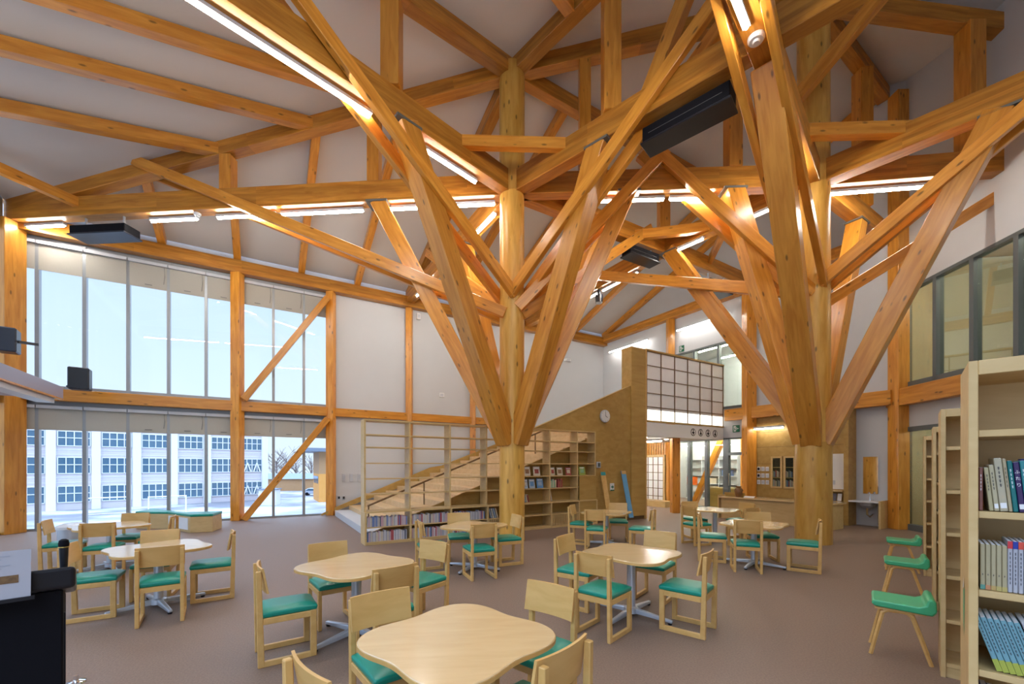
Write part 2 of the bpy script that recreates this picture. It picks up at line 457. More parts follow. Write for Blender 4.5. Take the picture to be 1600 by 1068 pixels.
w3 = struct(m3.build('window_3', 'darkalu'))
for b0, b1 in ((8.17, 8.73), (8.83, 9.4), (9.5, 10.05), (10.15, 10.3)): abb(MB(), A_BACK + 0.04, A_BACK + 0.05, b0, b1, 0.1, 2.34).build('pane', 'glass2', w3)
m4 = MB()
for b in (7.45, 8.03): abb(m4, A_BACK - 0.03, A_BACK + 0.1, b - 0.05, b + 0.05, 0, 2.4)
abb(m4, A_BACK - 0.03, A_BACK + 0.1, 7.45, 8.03, 1.83, 1.93); abb(m4, A_BACK - 0.03, A_BACK + 0.1, 7.45, 8.03, 2.35, 2.4); abb(m4, A_BACK - 0.03, A_BACK + 0.1, 7.45, 8.03, 0, 0.12)
d1_ = struct(m4.build('door_1', 'darkalu'))
abb(MB(), A_BACK + 0.03, A_BACK + 0.04, 7.5, 7.98, 0.12, 1.83).build('pane', 'glass2', d1_)
abb(MB(), A_BACK + 0.03, A_BACK + 0.04, 7.5, 7.98, 1.93, 2.35).build('pane', 'glass2', d1_)
abb(MB(), A_BACK - 0.08, A_BACK - 0.04, 7.93, 7.96, 0.85, 1.25).build('door_handle', 'chrome', d1_)
# right wall: upper windows and glazed door
m5 = MB()
for t in (0.46, 1.30, 2.13, 2.95, 3.78, 4.6, 5.45, 6.36): rbox(m5, t - 0.045, t + 0.045, -0.03, 0.12, 3.33, 5.62)
rbox(m5, 0.42, 6.4, -0.03, 0.12, 3.33, 3.45); rbox(m5, 0.42, 6.4, -0.03, 0.12, 5.57, 5.64)
w4 = struct(m5.build('window_4', 'darkalu'))
TT = (0.46, 1.30, 2.13, 2.95, 3.78, 4.6, 5.45, 6.36)
for i in range(7): rbox(MB(), TT[i] + 0.045, TT[i + 1] - 0.045, 0.04, 0.05, 3.45, 5.57).build('pane', 'glass2', w4)
m6 = MB()
rbox(m6, 0.42, 3.1, -0.03, 0.1, 2.3, 2.4)
for t in (0.47, 1.75, 3.05): rbox(m6, t - 0.07, t + 0.07, -0.03, 0.1, 0, 2.3)
rbox(m6, 0.42, 3.1, -0.03, 0.1, 0, 0.14)
d2_ = struct(m6.build('door_2', 'darkalu'))
for t0, t1 in ((0.54, 1.68), (1.82, 2.98)): rbox(MB(), t0, t1, 0.03, 0.04, 0.14, 2.3).build('pane', 'glass2', d2_)

# base trim along the white part of the window wall and under the wooden walls
struct(abb(MB(), 1.8, 2.2, B_WIN - 0.02, B_WIN, 0, 0.06).build('baseboard_left', 'alu'))
struct(rbox(MB(), -0.3, 0.4, -0.012, 0.0, 0, 0.06).build('baseboard_right', 'alu'))

# ---------------------------------------------------------------- outside: yard and neighbours
GZ = -4.45
gm, nt, n, l, p = new_mat('yard ground')
tc = n.new('ShaderNodeTexCoord'); nz = n.new('ShaderNodeTexNoise'); nz.inputs['Scale'].default_value = 0.12; nz.inputs['Detail'].default_value = 6
rp = n.new('ShaderNodeValToRGB')
rp.color_ramp.elements[0].position = 0.40; rp.color_ramp.elements[0].color = (0.17, 0.165, 0.185, 1)
rp.color_ramp.elements[1].position = 0.60; rp.color_ramp.elements[1].color = (0.50, 0.51, 0.55, 1)
e = rp.color_ramp.elements.new(0.5); e.color = (0.27, 0.265, 0.265, 1)
l.new(tc.outputs['Object'], nz.inputs['Vector']); l.new(nz.outputs[0], rp.inputs[0]); l.new(rp.outputs[0], p.inputs['Base Color'])
p.inputs['Roughness'].default_value = 0.8
gr = MB().add([(-140, 11, GZ), (60, 30, GZ), (60, 210, GZ), (-180, 210, GZ)], [(0, 1, 2, 3)]).build('ground_yard', gm)
struct(gr)
struct(abb(MB(), -6, 1.8, 13.95, 14.6, GZ, -0.1).build('trim_1', 'white'))

M['schoolwall'] = plain('pinkish white siding', (0.56, 0.50, 0.51), 0.7, noise=0.03, scale=1.5)
M['schoolpillar'] = plain('white pillar render', (0.74, 0.74, 0.75), 0.7)
M['schoolpane'] = plain('dark window glass', (0.05, 0.12, 0.18), 0.12, spec=0.8)
M['ochre'] = plain('ochre cladding', (0.66, 0.29, 0.06), 0.7, noise=0.05, scale=1.0)
M['cladbrown'] = plain('brown boarding', (0.40, 0.22, 0.10), 0.7, noise=0.08, scale=2.0)
M['greyroof'] = plain('grey metal roof', (0.16, 0.19, 0.24), 0.5)
M['bark'] = plain('bare branch', (0.16, 0.12, 0.11), 0.9)
M['frost'] = plain('pale car paint', (0.45, 0.50, 0.58), 0.25)

FO = Vector((-62.4, 52.3, 0)); FD = Vector((0.692, 0.722, 0)); FN = Vector((0.722, -0.692, 0)); FANG = atan2(FD.y, FD.x)
school = thing('school_building', 'long white three-storey school building seen through the tall windows', 'building', FO + UP * GZ, FANG)
# local frame: x along the facade, y = -outward normal
h = 8.4 - GZ
sm = MB()
sm.box(-22, 27.9, 0.25, 12, 0, h).build('wall', 'schoolwall', school)
bay0 = 2.96
for i in range(-6, 7):
    x = bay0 + 4.19 * i - (0.2 if i == 6 else 0)
    MB().box(x - 0.45, x + 0.45, -0.35, 0.25, 0, h + 0.1).build('pillar', 'schoolpillar', school)
for i in range(-4, 6):
    x0, x1 = bay0 + 4.19 * i + 0.6, bay0 + 4.19 * (i + 1) - 0.55
    for r, (z0, z1) in enumerate(((-3.4, -1.25), (0.45, 2.6), (4.15, 6.1))):
        z0 -= GZ; z1 -= GZ
        wf = MB()
        for k in range(5):
            xx = x0 + (x1 - x0) * k / 4; wf.box(xx - 0.05, xx + 0.05, 0.10, 0.24, z0, z1)
        for zz in (z0, (z0 + z1) / 2 + 0.1, z1): wf.box(x0, x1, 0.10, 0.24, zz - 0.05, zz + 0.05)
        if i == 5 and r < 2:
            for k in range(2):
                c = x0 + (x1 - x0) * (0.27 + 0.46 * k)
                wf.bar((c - 0.5, 0.0, z0), (c, 0.0, z1 - 0.6), 0.1, 0.16); wf.bar((c + 0.5, 0.0, z0), (c, 0.0, z1 - 0.6), 0.1, 0.16)
        w_ = wf.build('window', 'schoolpillar', school)
        MB().box(x0, x1, 0.18, 0.22, z0, z1).build('pane', 'schoolpane', w_)
lines = MB()
for zz in (-0.8, -0.1, 2.95, 3.6, 6.5): lines.box(-20, 27.5, 0.20, 0.25, zz - GZ, zz - GZ + 0.06)
lines.build('siding_strip', 'schoolpillar', school)

def goal(px, Y, rz, label):
    g = thing('football_goal', label, 'goal', (((px - 800) / F_PX * Y), Y, GZ), rz, 'goal frames in the yard')
    for s in (-1, 1): MB().tube([(s * 1.8, 0, 0), (s * 1.8, 0, 2.1)], 0.07).build('post', 'paper', g)
    MB().tube([(-1.87, 0, 2.1), (1.87, 0, 2.1)], 0.07).build('crossbar', 'paper', g)
    MB().tube([(-1.8, 0.05, 0.08), (-1.8, 1.2, 0.08), (1.8, 1.2, 0.08), (1.8, 0.05, 0.08)], 0.05).build('ground_bar', 'paper', g)
goal(168, 50, 0.75, 'white goal frame in the yard, left one, before the school wall')
goal(262, 52, 0.75, 'white goal frame in the yard, right one, before the school wall')

ob = thing('ochre_building', 'ochre building with a flat grey roof behind the last window pane', 'building', (-27.0, 70, GZ), 0.55)
MB().box(-5, 8, 0, 8, 0, 4.6).build('lower_wall', 'ochre', ob)
MB().box(-5, 8, 0, 8, 4.6, 8.2).build('upper_wall', 'cladbrown', ob)
MB().box(-7.2, 9, -1.6, 9, 8.2, 8.75).build('roof', 'greyroof', ob)
MB().box(-5.05, -5, 1, 7, 3.0, 4.2).build('window', 'schoolpane', ob)
sh = thing('garden_shed', 'long low grey-roofed shed far behind the diagonal braces of the window', 'shed', (-52, 98, GZ), 0.2)
MB().box(-6, 6, 0, 5, 0, 2.8).build('wall', 'cladbrown', sh)
MB().prism([(-6.4, -0.5, 2.8), (-6.4, 5.5, 2.8), (-6.4, 2.5, 4.1)], (12.8, 0, 0)).build('roof', 'greyroof', sh)
ks = thing('utility_box', 'small white cabin standing on the pale yard by the right windows', 'cabin', (-36.8, 62.5, GZ), 0.2)
MB().box(-1.2, 1.2, 0, 2, 0, 2.3).build('cabin_body', 'schoolpillar', ks); MB().box(-1.35, 1.35, -0.2, 2.2, 2.3, 2.45).build('roof', 'greyroof', ks)
car = thing('car', 'pale grey parked car between the last window mullions', 'car', (-39.5, 83, GZ), 0.25)
MB().prism([(-2.1, 0, 0.3), (2.1, 0, 0.3), (2.15, 0, 0.75), (1.2, 0, 0.9), (0.6, 0, 1.4), (-1.1, 0, 1.45), (-1.9, 0, 0.95), (-2.15, 0, 0.8)], (0, 1.6, 0)).build('body', 'frost', car, bevel=0.06)
MB().prism([(1.05, -0.01, 0.92), (0.55, -0.01, 1.33), (-1.0, -0.01, 1.36), (-1.6, -0.01, 0.95)], (0, 1.62, 0)).build('window_glass', 'schoolpane', car)
for x in (-1.3, 1.3):
    for y in (-0.02, 1.45):
        mm = Matrix.Translation((x, y, 0.32)) @ Matrix.Rotation(-pi / 2, 4, 'X')
        MB().lathe([(0.32, 0), (0.32, 0.18)], 14).build('wheel', 'blackmatte', car, mm)
def bare_tree(px, Y, hgt, label, seed):
    rng = random.Random(seed)
    t = thing('bare_tree', label, 'tree', ((px - 800) / F_PX * Y, Y, GZ), 0, 'bare winter trees beyond the yard')
    MB().tube([(0, 0, 0), (0.1, 0, hgt * 0.35), (0, 0.1, hgt * 0.75)], 0.16, 6).build('trunk', 'bark', t)
    br = MB()
    for k in range(26):
        z = hgt * rng.uniform(0.25, 0.75); an = rng.uniform(0, 2 * pi); L = hgt * rng.uniform(0.18, 0.36)
        q = Vector((cos(an) * L * 0.7, sin(an) * L * 0.7, z + L * 0.8))
        br.tube([(0, 0, z), q * 0.5 + Vector((0, 0, z)) * 0.5 + Vector((0, 0, 0.2)), q], 0.05, 4)
        for j in range(3):
            q2 = q + Vector((rng.uniform(-1, 1), rng.uniform(-1, 1), rng.uniform(0.2, 1))) * L * 0.4
            br.tube([q * 0.8 + Vector((0, 0, z)) * 0.2, q2], 0.03, 4)
    br.build('branches', 'bark', t)
for i, (px, Y, hh, lb) in enumerate(((432, 108, 9.5, 'bare winter tree at the far left of the row beyond the yard'), (447, 116, 10.5, 'tallest bare winter tree beyond the yard, left of the mullion'),
                                   (462, 120, 8.5, 'low bare winter tree beside the mullion beyond the yard'), (486, 112, 9.0, 'bare winter tree beside the ochre building roof'))):
    bare_tree(px, Y, hh, lb, i)
# ================================================================ TIMBER FRAME
dA = (COL2 - P0).normalized()                    # the hip line: corner post, left trunk, right trunk
dirs1 = {'A-': -Vector((1, -0.0786, 0)).normalized(), 'B': BRG(224.3), 'C': BRG(131.7), 'A+': (COL2 - COL1).normalized(), 'H': (HUB - COL1).normalized(), 'E': (AB(4.2, 13.75) - COL1).normalized()}
AEND = Vector((9.33, 7.68, 0))
dirs2 = {'A-': (COL1 - COL2).normalized(), 'F': BRG(224.2), 'G': BRG(137.5), 'A+': (AEND - COL2).normalized(), 'P': (RP - COL2).normalized(), 'H': (HUB - COL2).normalized()}
ZB0, ZB1 = 6.89, 7.31
ZC = (ZB0 + ZB1) / 2
P0W = P0 - D2 * 0.12 + D1 * 0.05

def strut(col, base, d, t1, z0=1.95, z1=ZB0, w=0.30, r0=0.14, plate=True):
    A = base + d * r0 + UP * z0; B = base + d * t1 + UP * (z1 + 0.02)
    timber('strut', A, B, w, w, 'timber', col, base=base, bevel=0.01)
    if plate:
        q = base + d * t1
        m = Matrix.Translation(q + UP * (z1 - 0.012) - base) @ Matrix.Rotation(atan2(d.y, d.x), 4, 'Z')
        tag(MB().box(-0.22, 0.22, -0.17, 0.17, -0.02, 0.02).build('steel_plate', 'plate', col, m), 'dark steel bearing plate')
def brace(col, base, d, t0, z0, t1, z1, offs=(-0.19, 0.19), w=0.11, h=0.21):
    side = Vector((-d.y, d.x, 0))
    for o in offs:
        timber('brace', base + d * t0 + side * o + UP * z0, base + d * t1 + side * o + UP * z1, w, h, 'timber', col, base=base)
def trunk(col, r, z0, z1, name, r2=None):
    r2 = r2 or r
    m = Matrix(((0, 0, 1, 0), (0, 1, 0, 0), (-1, 0, 0, 0), (0, 0, 0, 1)))
    m = Matrix.Rotation(-pi / 2, 4, 'Y'); m.translation = (0, 0, z0)
    L = z1 - z0
    vs, fs, seg = [], [], 28
    for k, x in enumerate((0, L)):
        for i in range(seg):
            t = 2 * pi * i / seg; rr_ = r if k == 0 else r2
            vs.append((x, rr_ * cos(t), rr_ * sin(t)))
    for i in range(seg): j = (i + 1) % seg; fs.append((i, j, seg + j, seg + i))
    fs.append(tuple(range(seg))); fs.append(tuple(range(seg, 2 * seg)))
    return MB().add(vs, fs).build(name, 'trunk', col, m, smooth=True)

t1c = thing('tree_column', 'left round cedar trunk with struts fanning out, standing by the bookcase wall', 'column', COL1)
trunk(t1c, 0.255, 0, 6.9, 'trunk', 0.245); trunk(t1c, 0.255, 6.9, 9.45, 'mast')
strut(t1c, COL1, dirs1['A-'], 2.75); strut(t1c, COL1, dirs1['B'], 2.45, w=0.33); strut(t1c, COL1, dirs1['C'], 2.0, w=0.33)
strut(t1c, COL1, dirs1['A+'], 2.3); strut(t1c, COL1, dirs1['H'], 2.35); strut(t1c, COL1, dirs1['E'], 2.2)
brace(t1c, COL1, dirs1['A-'], 0.12, 4.5, 8.0, 7.95); brace(t1c, COL1, dirs1['B'], 0.12, 4.85, 4.5, 7.75); brace(t1c, COL1, dirs1['C'], 0.12, 4.85, 4.3, 8.15)
brace(t1c, COL1, dirs1['A+'], 0.12, 4.6, 3.0, 7.6); brace(t1c, COL1, dirs1['E'], 0.12, 4.7, 4.3, 7.6); brace(t1c, COL1, dirs1['H'], 0.12, 4.5, 3.85, 7.3)
t2c = thing('tree_column', 'right round cedar trunk with struts fanning out, standing by the reception counter', 'column', COL2)
trunk(t2c, 0.308, 0, 1.95, 'trunk', 0.30); trunk(t2c, 0.285, 1.95, 6.9, 'upper_trunk', 0.27); trunk(t2c, 0.27, 6.9, 10.6, 'mast')
strut(t2c, COL2, dirs2['A-'], 1.55, w=0.33); strut(t2c, COL2, dirs2['F'], 3.5, w=0.34, plate=False); strut(t2c, COL2, dirs2['G'], 2.35, w=0.34)
strut(t2c, COL2, dirs2['P'], 2.1); strut(t2c, COL2, dirs2['H'], 3.05, z0=2.2, w=0.33)
brace(t2c, COL2, dirs2['A-'], 0.12, 4.8, 3.3, 7.8); brace(t2c, COL2, dirs2['F'], 0.12, 4.95, 7.0, 8.2, offs=(-0.26, 0.19)); brace(t2c, COL2, dirs2['G'], 0.12, 4.95, 4.4, 8.0)
brace(t2c, COL2, BRG(-43.8), 0.12, 4.9, 5.35, 7.0, offs=(0.0,), w=0.14, h=0.24)
brace(t2c, COL2, dirs2['A+'], 0.12, 4.6, 3.55, 6.75, offs=(0.12,))

def beam(A, B, label, name='roof_beam', w=0.24, h=0.42, mat='glulam', cat='beam', group=None):
    return timber(name, A, B, w, h, mat, None, label, cat, group)
c1 = COL1 + UP * ZC; c2 = COL2 + UP * ZC; hb = HUB + UP * ZC
beam(P0W + UP * ZC, c1 + dirs1['A-'] * 0.2, 'long glued beam from the corner post at far left to the left trunk')
beam(c1 + dirs1['A+'] * 0.2, c2 - dirs1['A+'] * 0.2, 'glued beam joining the two tree-like trunks')
beam(c2 + dirs2['A+'] * 0.2, AEND + UP * ZC, 'dark glued beam running right from the right trunk to the wall')
beam(c1 + dirs1['B'] * 0.2, COL1 + dirs1['B'] * 9.0 + UP * ZC, 'glued beam with long light tube running from left trunk towards upper left', w=0.24)
beam(c1 + dirs1['C'] * 0.2, COL1 + dirs1['C'] * 8.0 + UP * ZC, 'glued beam carrying the big black heater, rising right from the left trunk', w=0.24)
beam(c1 + dirs1['E'] * 0.2, AB(4.2, 13.72, ZC), 'glued beam from the left trunk back to the white wall behind it')
beam(c1 + dirs1['H'] * 0.2, hb, 'glued beam from the left trunk to the three-way joint behind')
beam(hb - (HUB - COL2).normalized() * 0.1, c2 + dirs2['H'] * 0.2, 'glued beam from the three-way joint to the right trunk')
beam(hb, AB(8.85, 13.72, ZC), 'glued beam from the three-way joint back to the white wall')
beam(hb, AB(12.95, 7.25, ZC), 'glued beam with small heater from the three-way joint to the back wall post')
beam(c2 + dirs2['F'] * 0.2 - UP * 0.012, COL2 + dirs2['F'] * 9.0 + UP * (ZC - 0.012), 'glued beam with smoke detector coming forward overhead from the right trunk', w=0.28)
beam(c2 + dirs2['G'] * 0.2, COL2 + dirs2['G'] * 7.5 + UP * ZC, 'dark glued beam rising to the upper right from the right trunk', w=0.28)
beam(c2 + dirs2['P'] * 0.2, RP + UP * ZC - D1 * 0.1, 'glued beam from the right trunk to the post beside the upper windows')

# upper chords under the roof
tp1 = COL1 + UP * 9.42; tp2 = COL2 + UP * 10.55
beam(P0W + UP * 7.2, tp1, 'sloping hip rafter climbing from the corner post to the top of the left mast', 'hip_rafter', 0.24, 0.32)
beam(tp1, tp2, 'sloping hip rafter between the tops of the two masts', 'hip_rafter', 0.24, 0.32)
beam(tp2, AEND + UP * 9.55, 'dark sloping rafter from the right mast down to the right edge', 'hip_rafter', 0.24, 0.3)
_b = COL1 + dirs1['B'] * 9; beam(tp1, Vector((_b.x, _b.y, zN(_b.x, _b.y) - 0.18)), 'upper rafter from the left mast top towards the upper left', 'hip_rafter', 0.24, 0.3)
_c = COL1 + dirs1['C'] * 8; beam(tp1, Vector((_c.x, _c.y, zN(_c.x, _c.y) - 0.18)), 'upper rafter from the left mast top towards the upper right', 'hip_rafter', 0.24, 0.3)
beam(tp1, AB(4.2, 13.7, 7.2), 'sloping rafter from the left mast top down to the white wall', 'hip_rafter', 0.22, 0.3)
beam(tp1, AB(12.98, 7.2, 9.42), 'level purlin from the left mast top towards the back gable wall', 'ridge_purlin', 0.22, 0.3)
beam(tp2, AB(12.98, 4.05, 10.5), 'level dark ridge beam from the right mast to the right wall corner', 'ridge_purlin', 0.24, 0.3)
beam(HUB + UP * 9.4, AB(8.85, 13.7, 7.2), 'sloping rafter above the three-way joint down to the white wall', 'hip_rafter', 0.2, 0.28)

# common rafters
for a, lb in ((-2.2, 'first rafter right of the corner post, over the window wall'), (-0.6, 'rafter standing over the window post, left of middle'), (0.97, 'rafter over the diagonal brace of the windows'),
              (2.53, 'rafter over the white wall just right of the windows'), (5.75, 'rafter behind the left trunk over the white wall'), (7.3, 'rafter just right of the left trunk over the white wall'), (11.3, 'rafter nearest the back corner of the white wall')):
    be = 13.7 - 0.71 * (a + 4.86) if a < 4.3 else 7.3
    A = AB(a, 13.7, zroof(13.7) - 0.13); B = AB(a, be, zroof(be) - 0.13)
    beam(A, B, lb, 'rafter', 0.17, 0.2, 'timber', 'rafter')
beam(AB(12.9, 13.7, zroof(13.7) - 0.13), AB(12.9, 4.1, zroof(4.1) - 0.13), 'rafter running up the back gable wall from its corner', 'rafter', 0.17, 0.2, 'timber', 'rafter')
for px, lb in ((350, 'lower of the two long rafters at the far left ceiling'), (495, 'upper of the two long rafters at the far left ceiling'), (618, 'rafter passing behind the long light tube at the upper left')):
    u = (px - 800) / F_PX
    Y = 8.37 / (1 + 0.0786 * u); X = u * Y
    q = Vector((X, Y, 0)); e = q + Vector((-0.813, -0.583, 0)) * 11.5
    k = 11.5
    while (e.x - P0.x) * D1.x + (e.y - P0.y) * D1.y < 0.1: k -= 0.1; e = q + Vector((-0.813, -0.583, 0)) * k
    beam(Vector((q.x, q.y, zN(q.x, q.y) - 0.14)), Vector((e.x, e.y, zN(e.x, e.y) - 0.14)), lb, 'rafter', 0.18, 0.22, 'timber', 'rafter')
q = COL1 + dirs1['C'] * 1.45; e = q + Vector((-0.62, -0.78, 0)) * 6
beam(Vector((q.x, q.y, zN(q.x, q.y) - 0.14)), Vector((e.x, e.y, zN(e.x, e.y) - 0.14)), 'short rafter running off the top edge near the middle', 'rafter', 0.2, 0.24, 'timber', 'rafter')

# queen posts between beams and roof
def qpost(p, z0, z1, w, label): beam(Vector((p.x, p.y, z0)), Vector((p.x, p.y, z1)), label, 'queen_post', w, w, 'timber', 'post')
qpost(COL1 + dirs1['B'] * 2.67, ZB1, 8.75, 0.28, 'short post on the beam left of the left mast')
qpost(COL1 + dirs1['C'] * 2.2, ZB1, 9.55, 0.28, 'tall post right of the left mast, reaching the top edge')
qpost(COL1 + dirs1['A-'] * 6.05, ZB1, 8.05, 0.24, 'short post on the long beam above the window post')
qpost(COL1 + dirs1['A-'] * 2.85, ZB1, 8.7, 0.24, 'short post on the long beam left of the left mast')
qpost(COL1 + dirs1['A+'] * 1.45, ZB1, 9.6, 0.22, 'slim post close right of the left mast')
qpost(COL1 + dirs1['A+'] * 4.35, ZB1, 10.1, 0.26, 'post on the beam midway between the two masts')
qpost(COL2 + dirs2['A+'] * 2.7, ZB1, 9.7, 0.30, 'broad dark post above the beam right of the right mast')
qpost(COL2 + dirs2['P'] * 2.4, ZB1, 10.4, 0.28, 'dark post close to the right mast under the ridge')
qpost(HUB, ZB1, 9.3, 0.26, 'short mast standing on the three-way beam joint')
qpost(AEND + Vector((0.02, 0, 0)), 6.6, 9.8, 0.3, 'dark post at the right picture edge under the roof')
beam(COL1 + dirs1['C'] * 2.85 + UP * 7.28, COL1 + dirs1['C'] * 4.0 + UP * 9.5, 'steep web timber above the big black heater beam', 'web_brace', 0.16, 0.22, 'timber', 'brace')
beam(Vector((5.30, 7.72, 8.32)), Vector((6.35, 6.7, 9.55)), 'dark oblique timber beside the right mast near the top edge', 'web_brace', 0.15, 0.24, 'timber', 'brace')
# tie beams between the radiating beams
def onb(base, d, t, z=7.1): return base + d * t + UP * z
beam(onb(COL1, dirs1['B'], 1.4, 7.22), onb(COL1, dirs1['C'], 1.4, 7.22), 'short horizontal tie in front of the left mast', 'tie_beam', 0.14, 0.2, 'timber')
beam(onb(COL2, dirs2['F'], 1.3, 7.25), onb(COL2, dirs2['G'], 1.35, 7.25), 'short horizontal tie in front of the right mast', 'tie_beam', 0.16, 0.22, 'timber')
beam(onb(COL1, dirs1['A+'], 1.3), onb(COL1, dirs1['H'], 1.3), 'small tie behind the left trunk under the beam', 'tie_beam', 0.12, 0.2, 'timber')
beam(onb(HUB, D1, 1.9, 7.2), onb(COL2, dirs2['H'], 1.5, 7.2), 'short tie right of the three-way joint', 'tie_beam', 0.12, 0.2, 'timber')
beam(HUB - D1 * 1.2 + UP * 7.05, HUB + (COL2 - HUB).normalized() * 1.3 + UP * 7.05, 'short tie in front of the three-way joint', 'tie_beam', 0.14, 0.22, 'timber')
_q = COL1 + dirs1['A-'] * 10.0
beam(Vector((-9.4, 9.0, 7.18)), Vector((-10.25, 7.2, 7.25)), 'small tie running off the left edge above the corner beam', 'tie_beam', 0.14, 0.2, 'timber')

# wall plates, mid rails, wall posts
def post(a, b, w, z1, label, d=None):
    beam(AB(a, b, 0), AB(a, b, z1), label, 'wall_post', w, d or w, 'timber', 'post')
beam(AB(-4.7, B_WIN - 0.14, 6.93), AB(13.0, B_WIN - 0.14, 6.93), 'long wall plate under the roof along windows and white wall', 'wall_plate', 0.24, 0.34)
beam(AB(-4.7, B_WIN - 0.13, 3.13), AB(1.65, B_WIN - 0.13, 3.13), 'horizontal rail across the tall windows at mid height', 'mid_rail', 0.2, 0.27, 'timber')
beam(AB(1.87, B_WIN - 0.08, 3.13), AB(8.3, B_WIN - 0.08, 3.13), 'horizontal rail along the white wall behind the bookcase', 'mid_rail', 0.16, 0.25, 'timber')
beam(AB(A_BACK - 0.12, 13.55, 7.02), AB(A_BACK - 0.12, 3.9, 7.02), 'wall plate crossing the back gable wall', 'wall_plate', 0.24, 0.3)
beam(AB(A_BACK - 0.12, 8.0, 3.12), AB(A_BACK - 0.12, 3.85, 3.12), 'mid rail on the back wall above reception', 'mid_rail', 0.22, 0.36, 'timber')
beam(R3(0.05, -0.12, 3.1), R3(7.5, -0.12, 3.1), 'bright mid rail on the right wall under the upper windows', 'mid_rail', 0.22, 0.40, 'timber')
post(-4.86, 13.62, 0.42, 6.89, 'stout corner post at the left picture edge')
post(-0.6, B_WIN - 0.16, 0.24, 6.76, 'post in the middle of the tall windows')
post(1.77, B_WIN - 0.14, 0.22, 6.76, 'post where the windows meet the white wall')
post(4.2, B_WIN - 0.09, 0.2, 6.76, 'slim post on the white wall above the bookcase')
post(6.55, B_WIN - 0.09, 0.2, 6.76, 'slim post on the white wall next to the left trunk')
post(A_BACK - 0.14, 7.25, 0.3, 6.87, 'post on the back wall right of the shoji balcony')
post(A_BACK - 0.12, 10.15, 0.24, 6.87, 'post on the back gable wall above the shoji balcony')
post(A_BACK - 0.08, 3.75, 0.28, 10.3, 'tall post in the right wall corner left of the upper windows')
beam(AB(11.26, 8.7, 0), AB(11.26, 8.7, 2.5), 'square post holding the shoji balcony above the passage', 'wall_post', 0.24, 0.24, 'timber', 'post')
beam(AB(-0.45, B_WIN - 0.3, 0.02), AB(1.65, B_WIN - 0.3, 2.9), 'lower diagonal brace across the right-hand windows', 'window_brace', 0.17, 0.17, 'timber', 'brace')
beam(AB(-0.45, B_WIN - 0.3, 3.3), AB(1.65, B_WIN - 0.3, 6.5), 'upper diagonal brace across the right-hand windows', 'window_brace', 0.17, 0.17, 'timber', 'brace')
# near left side beyond the picture: rail and canopy
cn = thing('wall_canopy', 'lavender grey canopy edge with white strip sticking in at the left', 'canopy', AB(-3.5, 12.0, 2.86))
MB().box(-1.3, 0, -10, 0, 0, 0.24).build('slab', plain('lavender grey board', (0.30, 0.28, 0.36), 0.35), cn, Matrix.Rotation(ANG, 4, 'Z'))
MB().box(-0.06, 0.006, -10, 0.006, -0.025, 0.0).build('wood_edge', 'timber', cn, Matrix.Rotation(ANG, 4, 'Z'))
MB().box(-0.3, -0.05, -9.5, -0.25, -0.12, -0.03).build('strip_housing', 'rail', cn, Matrix.Rotation(ANG, 4, 'Z'))
# ================================================================ LAMPS
def tube_light(A, B, label, w=0.09, cat='light', group=None, mat='tube', bracket=0):
    """fluorescent strip under a beam from A to B (points on the beam underside)"""
    A, B = Vector(A), Vector(B); c = (A + B) / 2; L = (B - A).length
    x = (B - A).normalized()
    o = thing('strip_light', label, cat, c, atan2(x.y, x.x), group)
    MB().box(-L / 2, L / 2, -w / 2, w / 2, -0.05, 0.0).build('housing', 'rail', o)
    MB().lathe([(0.021, -L / 2 + 0.02), (0.021, L / 2 - 0.02)], 10).build('tube', mat, o, Matrix.Translation((0, 0, -0.066)) @ Matrix.Rotation(pi / 2, 4, 'Y'))
    if bracket:
        for x in (-L / 3, L / 3): MB().box(x - 0.02, x + 0.02, 0, bracket, -0.03, -0.005).build('bracket', 'rail', o)
    return o
def on_beam(base, d, t0, t1, off, label):
    s = Vector((-d.y, d.x, 0)) * off
    tube_light(base + d * t0 + s + UP * (ZB0 - 0.003), base + d * t1 + s + UP * (ZB0 - 0.003), label)
dm = dirs1['A-']
def xt(px): 
    u = (px - 800) / F_PX; return -8.45 * u / (1 + 0.0786 * u)
for (p0, p1, lb) in ((27, 98, 'strip light next to the corner post at far left'), (233, 307, 'short strip light right of the left heater'), (337, 430, 'strip light left of the long brace on the left beam'),
                     (438, 567, 'long strip light ending at the left strut plate'), (609, 700, 'strip light behind the big left struts'), (706, 773, 'strip light touching the left trunk')):
    on_beam(COL1, dm, xt(p1), xt(p0), -0.09, lb)
on_beam(COL1, dirs1['B'], 2.95, 5.9, -0.12, 'longest strip light, running off the top edge at the upper left')
on_beam(COL1, dirs1['B'], 0.85, 2.0, -0.12, 'strip light on the forward beam beside the left trunk')
on_beam(COL1, dirs1['E'], 0.6, 1.7, 0.06, 'strip light behind the left trunk, left of it')
on_beam(COL1, dirs1['E'], 2.6, 3.7, 0.06, 'strip light behind the crossing struts')
on_beam(COL1, dirs1['E'], 4.2, 5.6, 0.06, 'strip light above the white wall post behind the left trunk')
on_beam(COL1, dirs1['A+'], 1.75, 3.05, 0.1, 'left strip light on the beam between the trunks')
on_beam(COL1, dirs1['A+'], 3.15, 4.05, 0.1, 'right strip light on the beam between the trunks')
on_beam(COL2, dirs2['A+'], 0.35, 2.2, 0.1, 'bright strip light right of the right trunk')
on_beam(COL2, dirs2['F'], 0.7, 1.6, -0.1, 'short strip light just in front of the right trunk')
on_beam(COL1, dirs1['B'], 6.1, 8.8, -0.12, 'added strip light overhead, out of view, on the forward beam of the left trunk')  # added above the camera to light the trunk and strut fronts
on_beam(COL1, dirs1['C'], 5.7, 7.8, -0.12, 'added strip light overhead, out of view, on the beam of the big black heater')  # unseen extra lamp, put in so the camera-side timber faces get light
